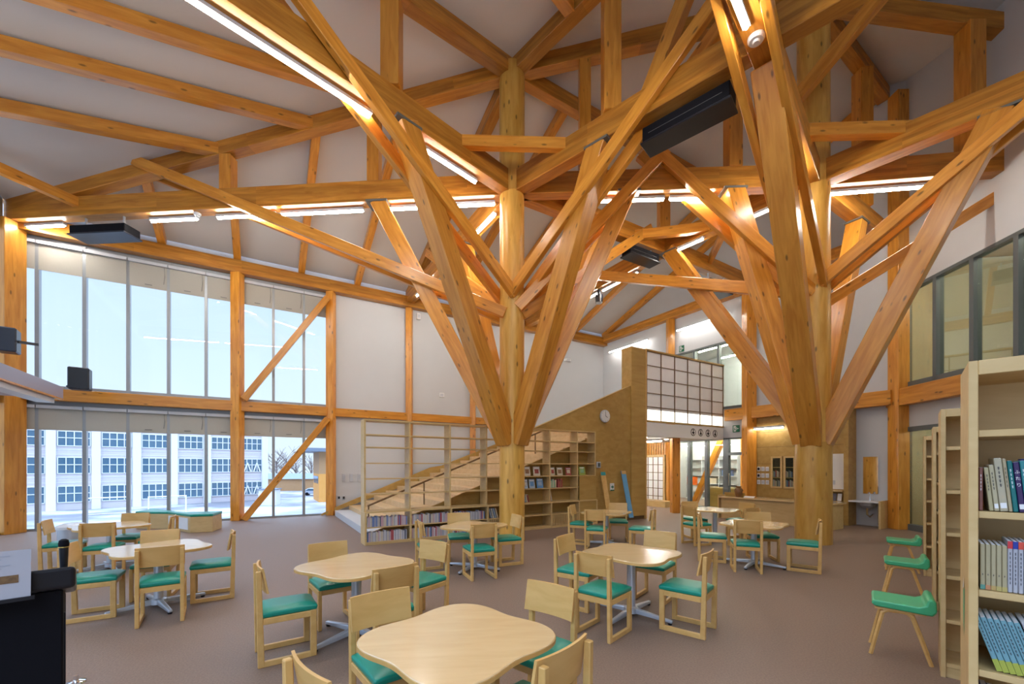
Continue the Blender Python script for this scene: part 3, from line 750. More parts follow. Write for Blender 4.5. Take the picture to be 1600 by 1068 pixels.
on_beam(COL2, dirs2['F'], 4.28, 6.6, -0.04, 'strip light above the smoke detector at the top edge')
on_beam(COL2, dirs2['F'], 6.8, 8.9, -0.1, 'added strip light overhead, out of view, nearest the camera on the forward beam')  # added lamp out of view, brightens the struts from the camera side
dD = (AB(8.85, 13.72) - HUB).normalized()
on_beam(HUB, dD, 0.9, 2.3, -0.05, 'strip light running back from the three-way joint')
on_beam(HUB, dD, 2.5, 3.2, -0.05, 'strip light beside the small black camera')
on_beam(HUB, dD, 4.6, 5.6, -0.05, 'strip light ending above the white wall')
dHC = (COL2 - HUB).normalized()
on_beam(HUB, dHC, 0.45, 1.1, -0.08, 'strip light from the three-way joint to the right')
on_beam(HUB, dHC, 1.85, 2.5, -0.08, 'strip light behind the right strut')
def wall_strip(b0, b1, z0, label, a=A_BACK):
    A, B = AB(a - 0.24, b0, z0), AB(a - 0.24, b1, z0); tube_light(A, B, label, 0.08, mat='tube_soft', bracket=0.236)
wall_strip(13.2, 11.1, 6.42, 'left wall strip light above the shoji balcony')
wall_strip(9.8, 7.95, 6.40, 'right wall strip light above the upper windows')
wall_strip(7.05, 6.2, 2.66, 'strip light over the reception panelling')
# tubes of the rooms behind the glazing
for i, (a, b0, b1, z, lb) in enumerate(((14.2, 7.0, 12.5, 2.7, 'strip light in the room behind the glass door, near one'), (15.8, 7.0, 13.0, 2.7, 'strip light in the room behind the glass door, far one'), 
                                 (14.3, 7.0, 10.0, 5.9, 'strip light behind the upper back windows, near one'), (15.9, 6.6, 10.2, 5.9, 'strip light behind the upper back windows, far one'))):
    tube_light(AB(a, b0, z), AB(a, b1, z), lb)
for t, o, z, lb in ((1.3, 1.2, 6.3, 'first strip light behind the upper right windows'), (2.6, 2.4, 6.2, 'second strip light behind the upper right windows'), (3.9, 1.2, 6.3, 'third strip light behind the upper right windows'), (1.2, 1.9, 2.7, 'strip light in the corridor behind the right glass door'), (3.6, 1.9, 2.7, 'far strip light in the corridor behind the right glass door')):
    tube_light(R3(t - 0.6, o, z), R3(t + 0.6, o, z), lb)
for i, (px, py, Y) in enumerate(((1008, 686, 12.6), (1041, 687, 13.6))):
    q = PX(px, py, Y)
    o = thing('downlight', ('left' if i == 0 else 'right') + ' small round downlight under the shoji balcony', 'light', (q.x, q.y, 2.37))
    MB().lathe([(0.08, -0.015), (0.08, 0.0)], 16).build('trim_ring', 'ceramic', o)
    MB().lathe([(0.055, -0.02), (0.055, -0.015)], 16).build('lens', 'tube', o)

# ---------------------------------------------------------------- heaters, detectors, speakers
def heater(c, d, L, w, h, label, ztop=ZB0, face='black'):
    o = thing('radiant_heater', label, 'heater', c, atan2(d.y, d.x), 'black heaters under the beams')
    MB().box(-L / 2, L / 2, -w / 2, w / 2, 0, h).build('casing', 'blackmatte', o, bevel=0.01)
    MB().box(-L / 2 - 0.02, L / 2 + 0.02, -w / 2 - 0.03, w / 2 + 0.03, -0.03, 0.0).build('face_panel', face, o, bevel=0.005)
    for x in (-0.35, 0.35):
        MB().box(x * L - 0.012, x * L + 0.012, -0.02, 0.02, h, ztop - c.z).build('hanger', 'steel', o)
    MB().box(-L / 2 + 0.1, L / 2 - 0.1, -w / 2 - 0.004, -w / 2, h * 0.47, h * 0.49).build('seam', 'plate', o)
heater(COL1 + dirs1['A-'] * 8.87 + Vector((0, -0.02, 6.47)), dirs1['A-'], 1.28, 0.36, 0.18, 'black ceiling heater hanging left above the window wall', face='navy')
heater(COL1 + dirs1['C'] * 3.38 + Vector((0.10, 0.12, 6.56)), dirs1['C'], 1.26, 0.32, 0.24, 'largest black heater, under the beam right of the left mast')
heater(COL1 + dirs1['H'] * 3.70 + UP * 6.58, dirs1['H'], 1.0, 0.30, 0.20, 'black heater just left of the three-way beam joint')
heater(HUB + D1 * 2.2 + UP * 6.42, D1, 1.0, 0.36, 0.25, 'small black heater near the back wall post')
def detector(c, label, r=0.09):
    o = thing('smoke_detector', label, 'detector', c)
    MB().lathe([(r, 0), (r, -0.025), (r * 0.8, -0.05)], 18).build('base', 'ceramic', o)
    MB().lathe([(r * 0.45, -0.05), (r * 0.35, -0.075)], 14).build('sensor', 'paper', o)
detector(COL2 + dirs2['F'] * 4.03 + UP * (ZB0 - 0.012), 'white smoke detector under the forward beam at the upper right', 0.10)
detector(COL1 + dirs1['A-'] * 6.75 + UP * ZB0, 'small white detector between strip lights on the left beam', 0.07)
q = HUB + dD * 2.4 + UP * 6.62
cmr = thing('ceiling_camera', 'small black camera hanging between two strip lights', 'camera', q)
MB().lathe([(0.11, -0.13), (0.12, 0.0), (0.12, 0.10), (0.05, 0.13), (0.05, 0.26)], 16).build('housing', 'black', cmr)
MB().lathe([(0.07, -0.16), (0.1, -0.13)], 16).build('lens', 'steel', cmr)
def speaker(c, rz, label, arm):
    o = thing('wall_speaker', label, 'speaker', c, rz)
    MB().box(-0.17, 0.17, -0.14, 0.14, -0.24, 0.24).build('cabinet', 'navy', o, bevel=0.02)
    MB().box(-0.15, 0.15, -0.155, -0.14, -0.22, 0.22).build('grille', 'black', o)
    MB().bar((0, 0.14, 0), arm, 0.05, 0.05).build('bracket', 'black', o)
speaker(PX(13, 532, 8.35), -0.9, 'dark loudspeaker high on the corner post at the left edge', (-0.05, 0.4, 0))
speaker(PX(125, 592, 9.15), 0.6, 'small dark loudspeaker on the window rail at the left', (-0.25, 0.25, -0.16))
def wall_box(name, c, w, h, d, label, cat, mat='paper', ang=ANG, inner=None):
    o = thing(name, label, cat, c, ang)
    MB().box(-w / 2, w / 2, -d, 0, -h / 2, h / 2).build('case', mat, o, bevel=0.005)
    MB().box(-w * 0.32, w * 0.32, -d - 0.004, -d, -h * 0.3, h * 0.3).build('face', inner or 'rail', o)
    return o
def LW(px, py, dep=B_WIN):
    u = (px - 800) / F_PX; Y = dep / (D2.y + D2.x * u); return PX(px, py, Y)
wall_box('wall_sensor', LW(653, 495), 0.12, 0.2, 0.1, 'white double sensor box high on the white wall', 'sensor')
wall_box('wall_vent', LW(690, 617), 0.18, 0.16, 0.03, 'square grey vent plate in the middle of the white wall', 'vent')
wall_box('emergency_lamp', LW(885, 563), 0.26, 0.10, 0.14, 'small twin emergency lamp on the white wall right of the left trunk', 'lamp')
for px, w, lb in ((537, 0.10, 'left of three slim grey panels on the white wall beside the windows'), (549, 0.10, 'middle of three slim grey panels on the white wall beside the windows'), (561, 0.10, 'right of three slim grey panels on the white wall beside the windows')):
    wall_box('control_panel', LW(px, 746), w, 0.26, 0.03, lb, 'panel', 'rail', inner='steel')
for px, lb in ((529.5, 'left small light switch low on the white wall'), (537, 'right small light switch low on the white wall')):
    wall_box('light_switch', LW(px, 777), 0.09, 0.12, 0.015, lb, 'switch', 'rail', inner='black')

# ---------------------------------------------------------------- blinds of the tall windows
for i in range(len(EDGE) - 1):
    if EDGE[i + 1] - EDGE[i] < 0.1: continue
    for zt, zb, st in ((6.62, 6.02, 'upper'), (2.86, 2.35, 'lower')):
        a0, a1 = EDGE[i] + 0.03, EDGE[i + 1] - 0.03
        ordn = ('first', 'second', 'third', 'fourth', 'fifth', 'sixth', 'seventh', 'eighth', 'ninth')[i]
        bl = thing('roller_blind', f'half-raised grey roller blind, {ordn} from the corner post, {st} window row', 'blind', AB((a0 + a1) / 2, B_WIN - 0.02, zt), ANG, f'{st} row of roller blinds')
        hw = (a1 - a0) / 2
        MB().box(-hw, hw, -0.006, 0.0, zb - zt, 0).build('cloth', 'blind', bl)
        MB().box(-hw - 0.02, hw + 0.02, -0.075, 0.0, -0.04, 0.03).build('headrail', 'rail', bl)
        MB().box(-hw, hw, -0.015, 0.0, zb - zt - 0.025, zb - zt).build('bottom_bar', 'blind', bl)
        if i >= 3:
            MB().box(-0.07, 0.07, -0.02, -0.012, zb - zt + 0.05, zb - zt + 0.065).build('pull_grip', 'plate', bl)
            MB().tube([(hw - 0.05, -0.03, -0.05), (hw - 0.04, -0.03, (zb - zt) * 0.45), (hw - 0.06, -0.03, (zb - zt) * 0.8)], 0.006, 5).build('pull_chain', 'plate', bl)

# ================================================================ TABLES AND CHAIRS
TOP = 0.63
def make_table():
    t = thing('cafe_table', '', 'table', (0, 0, 0))
    N = 96
    pts = []
    for i in range(N):
        th = 2 * pi * i / N
        r = 0.446 + 0.054 * cos(4 * th)
        pts.append((r * cos(th), r * sin(th), TOP - 0.03))
    MB().prism(pts, (0, 0, 0.03)).build('tabletop', 'maple', t, bevel=0.004)
    e = MB(); 
    ep = [(p[0] * 1.004, p[1] * 1.004, TOP - 0.027) for p in pts]
    e.prism(ep, (0, 0, 0.020)).build('edge_band', 'beech', t)
    MB().lathe([(0.16, TOP - 0.045), (0.16, TOP - 0.03)], 20).build('top_plate', 'steel', t)
    MB().lathe([(0.05, 0.06), (0.042, 0.10), (0.042, TOP - 0.04)], 20).build('pole', 'steel', t, smooth=True)
    MB().lathe([(0.075, 0.03), (0.07, 0.075), (0.045, 0.09)], 20).build('hub', 'steel', t, smooth=True)
    for k in range(4):
        an = pi / 4 + k * pi / 2
        R = Matrix.Rotation(an, 4, 'Z')
        ft = MB().add([(0.03, -0.032, 0.03), (0.42, -0.020, 0.018), (0.42, 0.020, 0.018), (0.03, 0.032, 0.03), (0.03, -0.026, 0.082), (0.42, -0.016, 0.045), (0.42, 0.016, 0.045), (0.03, 0.026, 0.082)],
                      [(0, 3, 2, 1), (4, 5, 6, 7), (0, 1, 5, 4), (1, 2, 6, 5), (2, 3, 7, 6), (3, 0, 4, 7)]).build('foot_arm', 'steel', t, R, bevel=0.008, seg=2)
        MB().lathe([(0.018, 0.0), (0.022, 0.02)], 10, (0.395, 0, 0)).build('foot_pad', 'black', ft)
    return t
TABLES = {
    1: ((-0.275, 2.13), 4, 'lobed wooden table nearest the camera at the bottom of the picture'),
    2: ((1.20, 4.19), 2, 'lobed wooden table right of centre, between the trunks and the camera'),
    3: ((-1.38, 3.69), 14, 'lobed wooden table left of centre, shining towards the windows'),
    4: ((-3.78, 4.45), 8, 'pale shining lobed table right behind the black lectern'),
    5: ((-5.87, 6.08), 8, 'pale lobed table farthest left, next to the tall windows'),
    6: ((-0.55, 6.08), 20, 'lobed wooden table just left of the left trunk, before the comics'),
    7: ((1.78, 7.85), 15, 'lobed wooden table in front of the panelled stair wall'),
    8: ((4.05, 8.3), 5, 'small-looking lobed table farthest away, left of the reception counter'),
    9: ((3.65, 6.28), 0, 'lobed wooden table just left of the right trunk'),
}
proto = make_table()
for k, ((x, y), deg, lb) in TABLES.items():
    o = proto if k == 1 else dup(proto, (0, 0, 0), 0, lb)
    o.location = (x, y, 0); o.rotation_euler = (0, 0, radians(deg)); o['label'] = lb; o['group'] = 'lobed tables of the reading hall'

def make_chair():
    c = thing('reading_chair', '', 'chair', (0, 0, 0))
    W2, D2_ = 0.18, 0.20
    for s in (-1, 1):
        x = s * (W2 - 0.016)
        MB().box(x - 0.016, x + 0.016, D2_ - 0.045, D2_, 0, 0.365).build('leg', 'beech', c, bevel=0.004)
        MB().add([(x - 0.016, -D2_, 0), (x + 0.016, -D2_, 0), (x + 0.016, -D2_ + 0.045, 0), (x - 0.016, -D2_ + 0.045, 0),
                  (x - 0.016, -D2_ - 0.012, 0.715), (x + 0.016, -D2_ - 0.012, 0.715), (x + 0.016, -D2_ + 0.022, 0.715), (x - 0.016, -D2_ + 0.022, 0.715)],
                 [(0, 3, 2, 1), (4, 5, 6, 7), (0, 1, 5, 4), (1, 2, 6, 5), (2, 3, 7, 6), (3, 0, 4, 7)]).build('leg', 'beech', c, bevel=0.004)
        MB().box(x - 0.015, x + 0.015, -D2_ + 0.04, D2_ - 0.04, 0, 0.042).build('floor_rail', 'beech', c, bevel=0.003)
        MB().box(x - 0.013, x + 0.013, -D2_ + 0.035, D2_ - 0.04, 0.315, 0.362).build('side_rail', 'beech', c, bevel=0.003)
    MB().box(-W2 + 0.03, W2 - 0.03, D2_ - 0.04, D2_ - 0.018, 0.315, 0.362).build('front_rail', 'beech', c)
    MB().box(-W2 + 0.03, W2 - 0.03, -D2_ + 0.012, -D2_ + 0.034, 0.315, 0.362).build('back_rail', 'beech', c)
    # cushion: domed slab with soft edges
    n, vs, fs = 9, [], []
    for j in range(n):
        for i in range(n):
            u, v = -1 + 2 * i / (n - 1), -1 + 2 * j / (n - 1)
            zz = 0.413 + 0.012 * (1 - u ** 4) * (1 - v ** 4) - (0.012 if max(abs(u), abs(v)) > 0.99 else 0)
            vs.append((u * 0.178, 0.012 + v * 0.198, zz))
    base_n = len(vs)
    for j in range(n):
        for i in range(n):
            u, v = -1 + 2 * i / (n - 1), -1 + 2 * j / (n - 1)
            vs.append((u * 0.172, 0.012 + v * 0.192, 0.362))
    for j in range(n - 1):
        for i in range(n - 1):
            q = (j * n + i, j * n + i + 1, (j + 1) * n + i + 1, (j + 1) * n + i)
            fs.append(q); fs.append(tuple(base_n + k for k in reversed(q)))
    ring = [i for i in range(n)] + [j * n + n - 1 for j in range(1, n)] + [(n - 1) * n + i for i in range(n - 2, -1, -1)] + [j * n for j in range(n - 2, 0, -1)]
    for a, b in zip(ring, ring[1:] + ring[:1]): fs.append((a, base_n + a, base_n + b, b))
    MB().add(vs, fs).build('seat', 'green', c, bevel=0.012, seg=3, smooth=True)
    # backrest: curved plywood in front of the posts
    vs, fs, n = [], [], 13
    for i in range(n):
        u = -1 + 2 * i / (n - 1)
        yb = -D2_ + 0.012 - 0.022 * (1 - u * u)
        for (dz, dy) in ((0.545, 0.046), (0.735, 0.012)):
            vs += [(u * 0.182, yb + dy, dz), (u * 0.182, yb + dy + 0.014, dz)]
    for i in range(n - 1):
        k, m_ = 4 * i, 4 * i + 4
        fs += [(k, m_, m_ + 2, k + 2), (k + 1, k + 3, m_ + 3, m_ + 1), (k, k + 1, m_ + 1, m_), (k + 2, m_ + 2, m_ + 3, k + 3)]
    fs += [(0, 2, 3, 1), (4 * n - 4, 4 * n - 3, 4 * n - 1, 4 * n - 2)]
    MB().add(vs, fs).build('backrest', 'beech', c, smooth=True)
    return c
TN = {1: 'the nearest table', 2: 'the table right of centre', 3: 'the table left of centre', 4: 'the table behind the lectern', 5: 'the table nearest the windows',
      6: 'the table left of the left trunk', 7: 'the table before the stair wall', 8: 'the farthest table by reception', 9: 'the table left of the right trunk'}
CH = [  # table, x, y, facing x, facing y, place
    (1, -0.69, 2.39, .62, -.78, 'far left side'), (1, 0.14, 2.56, -.64, -.77, 'far right side'), (1, 0.09, 1.88, -.74, .67, 'near right side'), (1, -0.66, 1.72, .69, .72, 'near left side'),
    (2, 1.62, 3.83, -.76, .65, 'near right side'), (2, .825, 3.757, .67, .74, 'near left side'), (2, .72, 4.48, .80, -.60, 'far left side'), (2, 1.62, 4.72, -.62, -.78, 'far right side'),
    (3, -1.81, 3.325, .82, .57, 'near left side'), (3, -1.73, 4.02, .62, -.78, 'far left side'), (3, -.89, 4.09, -.56, -.83, 'far right side'), (3, -1.0, 3.30, -.66, .75, 'near right side'),
    (4, -3.43, 4.08, -.58, .815, 'near right side'), (4, -3.415, 4.76, -.83, -.55, 'far right side'), (4, -4.11, 4.80, .44, -.9, 'far left side'), (4, -4.18, 4.16, .85, .53, 'near left side'),
    (5, -5.62, 5.72, -.45, .89, 'near right side'), (5, -6.38, 5.92, .84, .54, 'near left side'), (5, -6.02, 6.55, .3, -.95, 'far side'), (5, -5.33, 6.28, -.85, -.5, 'right side'),
    (6, -.44, 5.63, -.40, .91, 'near right side'), (6, -.83, 6.58, .2, -.98, 'far left side'), (6, -.08, 6.41, -.91, -.41, 'far right side'), (6, -1.12, 5.84, .9, .4, 'near left side'),
    (7, 1.50, 7.38, .35, .93, 'near left side'), (7, 1.33, 8.05, .9, -.4, 'far left side'), (7, 2.14, 8.37, -.2, -.98, 'far right side'), (7, 2.31, 7.37, -.88, .45, 'near right side'),
    (8, 3.52, 7.95, .9, .3, 'near left side'), (8, 3.82, 8.72, .15, -.99, 'far left side'), (8, 4.29, 7.71, -.3, .95, 'near right side'), (8, 4.68, 8.52, -.92, -.3, 'far right side'),
    (9, 3.36, 5.98, .35, .93, 'near left side'), (9, 3.18, 6.62, .9, -.42, 'far left side'), (9, 4.02, 6.68, -.2, -.98, 'far right side'), (9, 4.20, 5.98, -.80, .60, 'near right side'),
]
pc = make_chair()
for i, (t, x, y, fx, fy, pl) in enumerate(CH):
    lb = f'green-seated beech chair at the {pl} of {TN[t]}'
    rz = atan2(fy, fx) - pi / 2
    o = pc if i == 0 else dup(pc, (0, 0, 0), 0, lb)
    o.location = (x, y, 0); o.rotation_euler = (0, 0, rz); o['label'] = lb; o['group'] = 'green-seated reading chairs'

# ---------------------------------------------------------------- low bench by the windows
bn = thing('storage_bench', 'low L-shaped storage bench with green top under the tall windows', 'bench', (0, 0, 0))
def gp(px, py, z=0.0): 
    Y = (EYE - z) * F_PX / (py - HORIZON); return Vector(((px - 800) / F_PX * Y, Y, 0))
e0, e1, e2 = gp(297, 832), gp(332, 830.5), gp(262, 826)
n1 = (e1 - e0).normalized(); back = Vector((-n1.y, n1.x, 0))
bp = [e0, e1, e1 + back * 0.62, e0 + back * 0.62 - n1 * 0.35, e2 + Vector((-0.9, 0.5, 0)) + back * 0.3, e2 + Vector((-0.8, 0.05, 0)), e2]
def inset(ps, k): 
    c = sum(ps, Vector()) / len(ps); return [p + (c - p) * k for p in ps]
MB().prism(bp, (0, 0, 0.355)).build('box_body', 'shelfwood', bn, bevel=0.006)
MB().prism([p + UP * 0.355 for p in inset(bp, -0.012)], (0, 0, 0.055)).build('seat_pad', 'green', bn, bevel=0.015, seg=2)
for k in range(2):
    w0 = e0 + (e2 - e0) * (0.08 + 0.46 * k); w1 = e0 + (e2 - e0) * (0.48 + 0.46 * k)
    fr = MB(); nn = Vector(((e2 - e0).y, -(e2 - e0).x, 0)).normalized(); nn = nn if nn.y < 0 else -nn
    fr.bar(w0 + nn * 0.005 + UP * 0.19, w1 + nn * 0.005 + UP * 0.19, 0.012, 0.26); fr.build('front_slats', 'paper', bn)
bt = thing('waste_bin', 'pale blue ribbed bin standing behind the chairs at far left', 'bin', gp(114, 868))
MB().lathe([(0.17, 0), (0.19, 0.46)], 20).build('bucket', 'steel', bt, smooth=True); MB().lathe([(0.21, 0.46), (0.21, 0.50), (0.1, 0.55)], 20).build('lid', 'ceramic', bt, smooth=True)

# ---------------------------------------------------------------- lectern with microphone and sheet
K = Vector((-1.735, 1.655, 0)); LD = Vector((0.695, 0.719, 0)).normalized(); lang = atan2(LD.y, LD.x)
lt = thing('lectern', 'black lectern cut by the lower left picture edge', 'lectern', K, lang)
MB().prism([(-0.75, 0.02, 0.06), (-0.75, 0.44, 0.06), (-0.75, 0.44, 0.91), (-0.75, 0.02, 1.015)], (0.715, 0, 0)).build('body', 'blackmatte', lt, bevel=0.006)
MB().prism([(-0.80, -0.01, 1.02), (-0.80, 0.48, 0.90), (-0.80, 0.48, 0.96), (-0.80, -0.01, 1.105)], (0.80, 0, 0)).build('top_slab', 'black', lt, bevel=0.014, seg=3)
MB().box(-0.78, -0.01, 0.0, 0.46, 0.0, 0.06).build('plinth', 'blackmatte', lt)
MB().box(-0.035, -0.03, 0.10, 0.11, 0.1, 0.9).build('side_strip', 'navy', lt)
mc = thing('microphone', 'black handheld microphone with brass ring standing on the lectern', 'microphone', K + LD * (-0.035) + Vector((-LD.y, LD.x, 0)) * 0.11 + UP * 1.07)
MB().lathe([(0.011, 0), (0.0135, 0.06), (0.0145, 0.095)], 16).build('handle', 'black', mc, smooth=True)
MB().lathe([(0.0165, 0.095), (0.0165, 0.099)], 16).build('ring', 'gold', mc)
MB().lathe([(0.0155, 0.099), (0.0165, 0.110), (0.014, 0.124), (0.007, 0.129)], 16).build('grille', 'blackmatte', mc, smooth=True)
hk = tag(MB().tube([(0, 0, 0), (-0.01, 0, 0.014), (0.0, 0, 0.02), (0.012, 0, 0.014), (0.012, 0, 0.0)], 0.0025, 6).build('wire_hook', 'black'), 'tiny black wire hook on the lectern top', 'hook')
hk.location = K + LD * (-0.30) + Vector((-LD.y, LD.x, 0)) * 0.05 + UP * 1.09
ps = thing('paper_sheet', 'pale notice sheet with a brown picture band propped on the lectern', 'notice', K + LD * (-0.115) + Vector((LD.y, -LD.x, 0)) * 0.04 + UP * 1.075, lang)
tilt = Matrix.Rotation(radians(-8), 4, 'X')
MB().box(-0.30, 0, -0.003, 0.0, -0.06, 0.115).build('sheet', plain('lavender grey paper', (0.42, 0.42, 0.47), 0.4), ps, tilt)
MB().box(-0.20, -0.03, -0.0045, -0.003, -0.002, 0.026).build('picture_band', plain('brown print', (0.16, 0.085, 0.03), 0.5, noise=0.6, scale=90), ps, tilt)
pr = MB()
for k in range(5): pr.box(-0.22, -0.05 - 0.02 * (k % 3), -0.0042, -0.003, 0.095 - k * 0.011, 0.098 - k * 0.011)
pr.build('printed_lines', plain('pale grey ink', (0.34, 0.36, 0.42), 0.5), ps, tilt)
MB().box(-0.31, 0.01, -0.02, 0.0, -0.068, -0.055).build('ledge', 'black', ps)
st = thing('floor_stand', 'small chrome stand foot beside the lectern at the bottom edge', 'stand', gp(119, 1066))
MB().lathe([(0.055, 0), (0.05, 0.012), (0.02, 0.02)], 20).build('foot_disc', 'chrome', st, smooth=True); MB().lathe([(0.014, 0.02), (0.014, 0.05)], 14).build('stem', 'chrome', st, smooth=True)

# ---------------------------------------------------------------- green stools along the bookcase ends
def make_stool():
    s = thing('bent_stool', '', 'stool', (0, 0, 0))
    # x: width, y: forward (towards the room), back lip at -y
    prof = [(-0.165, 0.38), (0.16, 0.393), (0.182, 0.413), (0.172, 0.443), (-0.09, 0.437), (-0.128, 0.455), (-0.138, 0.495), (-0.157, 0.508), (-0.183, 0.49), (-0.187, 0.415)]
    MB().prism([(-0.17, y, z) for y, z in prof], (0.34, 0, 0)).build('seat', 'mint', s, bevel=0.014, seg=3, smooth=True)
    MB().box(-0.15, 0.15, -0.13, 0.16, 0.372, 0.388).build('seat_board', 'beech', s)
    for x in (-0.13, 0.13):
        MB().tube([(x, 0.185, 0.0), (x, 0.145, 0.2), (x, 0.115, 0.345), (x, 0.085, 0.368), (x, 0.0, 0.372)], 0.015, 6).build('leg', 'beech', s)
        MB().tube([(x, -0.16, 0.0), (x, -0.10, 0.2), (x, -0.055, 0.345), (x, -0.03, 0.368), (x, 0.0, 0.372)], 0.015, 6).build('leg', 'beech', s)
    return s
sp = make_stool()
sf = Vector((-0.763, 0.647, 0)); srz = atan2(sf.y, sf.x) - pi / 2
for i, (x, y, lb) in enumerate(((3.095, 3.308, 'nearest of the mint green low stools, against the second bookcase end'), (4.43, 4.687, 'middle one of the mint green low stools, against the third bookcase end'), (5.62, 5.98, 'farthest of the mint green low stools, against the fourth bookcase end'))):
    o = sp if i == 0 else dup(sp, (0, 0, 0), 0, lb)
    o.location = (x, y, 0); o.rotation_euler = (0, 0, srz); o['label'] = lb; o['group'] = 'mint green stools at the bookcase ends'
# ================================================================ STAIR, BOOKCASE WALL, BALCONY
BF = 8.15                                              # front plane of the bookcase wall
def stair_z(a): return max(0.0, 0.38 * (a - 1.75))
stair = thing('bleacher_stairs', 'broad pale wooden steps rising behind the open bookcase', 'stairs', AB(1.8, 11.0))
sb = AB(1.8, 11.0)
nst = 20
for k in range(nst):
    a0 = 1.9 + 0.37 * k
    z1 = 0.14 * (k + 1)
    abbox('step', a0, a0 + 0.40 if k < nst - 1 else 9.25, 8.62, 13.55, max(0.0, z1 - 0.16), z1, 'stairwood', stair, 0.006, base=sb)
skm = MB().prism([AB(1.5, 13.58, 0), AB(9.4, 13.58, 2.6), AB(9.4, 13.58, 3.03), AB(5.3, 13.58, 1.50), AB(4.9, 13.58, 1.44), AB(1.9, 13.58, 0.24), AB(1.5, 13.58, 0.06)], D2 * 0.06)
o = skm.build('skirting', 'wallwood', stair); o.matrix_basis = Matrix.Translation(-sb)
stg = MB().prism([AB(1.85, 8.5, 0), AB(7.4, 8.5, 0), AB(7.4, 8.5, 2.2), AB(1.85, 8.5, 0.17)], D2 * 0.06)
o = stg.build('side_panel', 'wallwood', stair); o.matrix_basis = Matrix.Translation(-sb)
hr = thing('handrail', 'thin dark handrail rising along the broad wooden steps', 'handrail', AB(2.0, 9.6))
hp = [AB(2.0, 9.6, 0.60), AB(5.3, 9.6, 1.90), AB(7.8, 9.6, 2.9)]
o = MB().tube(hp, 0.022, 8).build('rail', 'lattice', hr); o.matrix_basis = Matrix.Translation(-hr.location)
for a in (2.02, 3.3, 4.9, 6.5):
    o = MB().tube([AB(a, 9.6, stair_z(a) - 0.02), AB(a, 9.6, 0.6 + 0.395 * (a - 2.0))], 0.016, 8).build('baluster', 'lattice', hr); o.matrix_basis = Matrix.Translation(-hr.location)
ramp = tag(MB().prism([AB(1.85, 8.7, 0), AB(2.9, 8.7, 0), AB(2.9, 8.7, 0.16), AB(1.85, 8.7, 0.16)], D2 * 4.7).build('stair_plinth', 'white'), 'low white plinth at the foot of the wooden steps', 'plinth')

# panelled wall in front of the upper steps: sloped top, then full height to the tower
pw = MB()
pw.prism([AB(7.42, BF + 0.02, 0.10), AB(8.7, BF + 0.02, 0.10), AB(8.7, BF + 0.02, 3.68), AB(5.55, BF + 0.02, 2.385), AB(7.42, BF + 0.02, 2.385)], D2 * 0.12)
struct(pw.build('wall_stair', 'wallwood'))
struct(abb(MB(), 7.42, 9.3, BF + 0.04, BF + 0.1, 0, 0.1).build('baseboard_stair', 'lattice'))
cap = tag(MB().bar(AB(5.5, BF + 0.08, 2.375), AB(8.7, BF + 0.08, 3.69), 0.15, 0.02).build('stair_coping', 'wallwood'), 'thin sloped cap on the panelled stair wall', 'coping')
tw = tag(abbox('tower_panel', 8.7, 9.26, BF - 0.02, BF + 0.35, 0.1, 4.78, 'wallwood', None, 0.004), 'tall narrow panelled pier between the stair wall and the shoji balcony', 'pier')
twe = tag(abbox('pier_edge', 9.26, 9.30, BF - 0.03, BF + 0.36, 0.0, 4.80, 'beech', None, 0.003), 'pale upright edge board at the right of the panelled pier', 'edge board')

# shoji balcony front
sj = thing('shoji_balcony', 'white shoji-grid balcony front over the passage', 'balcony', AB(9.3, BF, 2.75), ANG)
SW, SH = 3.66, 2.0
MB().box(0.02, SW, 0.01, 0.03, 0.34, SH).build('paper_panel', 'shoji', sj)
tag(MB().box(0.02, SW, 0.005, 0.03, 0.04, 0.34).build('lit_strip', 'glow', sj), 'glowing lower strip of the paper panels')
gm_ = MB()
for i in range(7): x = 0.02 + (SW - 0.04) * i / 6; gm_.box(x - 0.012, x + 0.012, -0.015, 0.005, 0.02, SH)
for j in range(6): z = 0.03 + (SH - 0.04) * j / 5; gm_.box(0.0, SW, -0.013, 0.004, z - 0.010, z + 0.010)
gm_.build('lattice', 'lattice', sj)
MB().box(0, SW, -0.03, 0.06, SH, SH + 0.045).build('top_rail', 'wallwood', sj)
MB().box(0, SW, -0.03, 0.06, -0.01, 0.03).build('bottom_rail', 'wallwood', sj)
MB().box(0.0, SW - 0.05, 0.06, 5.0, -0.38, -0.05).build('floor_slab', 'ceil', sj)
fs_ = thing('balcony_fascia', 'white fascia board with four round pictograms under the shoji', 'fascia', AB(9.3, BF, 2.34), ANG)
MB().box(0, SW, 0.0, 0.055, 0, 0.38).build('board', 'paper', fs_)
def disc(parent, x, z, r, mat, y): 
    m = Matrix.Translation((x, y, z)) @ Matrix.Rotation(pi / 2, 4, 'X')
    return MB().lathe([(r, 0), (r, 0.004)], 24).build('pictogram', mat, parent, m)
for k in range(4):
    x = 2.10 + 0.37 * k
    d_ = disc(fs_, x, 0.19, 0.115, 'blackmatte', 0.0)
    mm = Matrix.Translation((0, 0, 0.0045))
    MB().lathe([(0.092, 0), (0.092, 0.001)], 24).build('face', 'paper', d_, mm)
    sy = MB(); sy.box(-0.022, 0.024, -0.075, 0.03, 0, 0.002)
    if k % 2 == 0: sy.box(-0.06, 0.06, -0.03, 0.005, 0, 0.002)
    else: sy.add([(-0.06, -0.05, 0), (0.06, -0.05, 0), (0.0, 0.04, 0), (-0.06, -0.05, 0.002), (0.06, -0.05, 0.002), (0.0, 0.04, 0.002)], [(0, 2, 1), (3, 4, 5), (0, 1, 4, 3), (1, 2, 5, 4), (2, 0, 3, 5)])
    sy.lathe([(0.024, 0), (0.024, 0.002)], 12, (0, 0.058, 0))
    sy.build('figure', 'blackmatte', d_, Matrix.Translation((0, 0, 0.0056)))

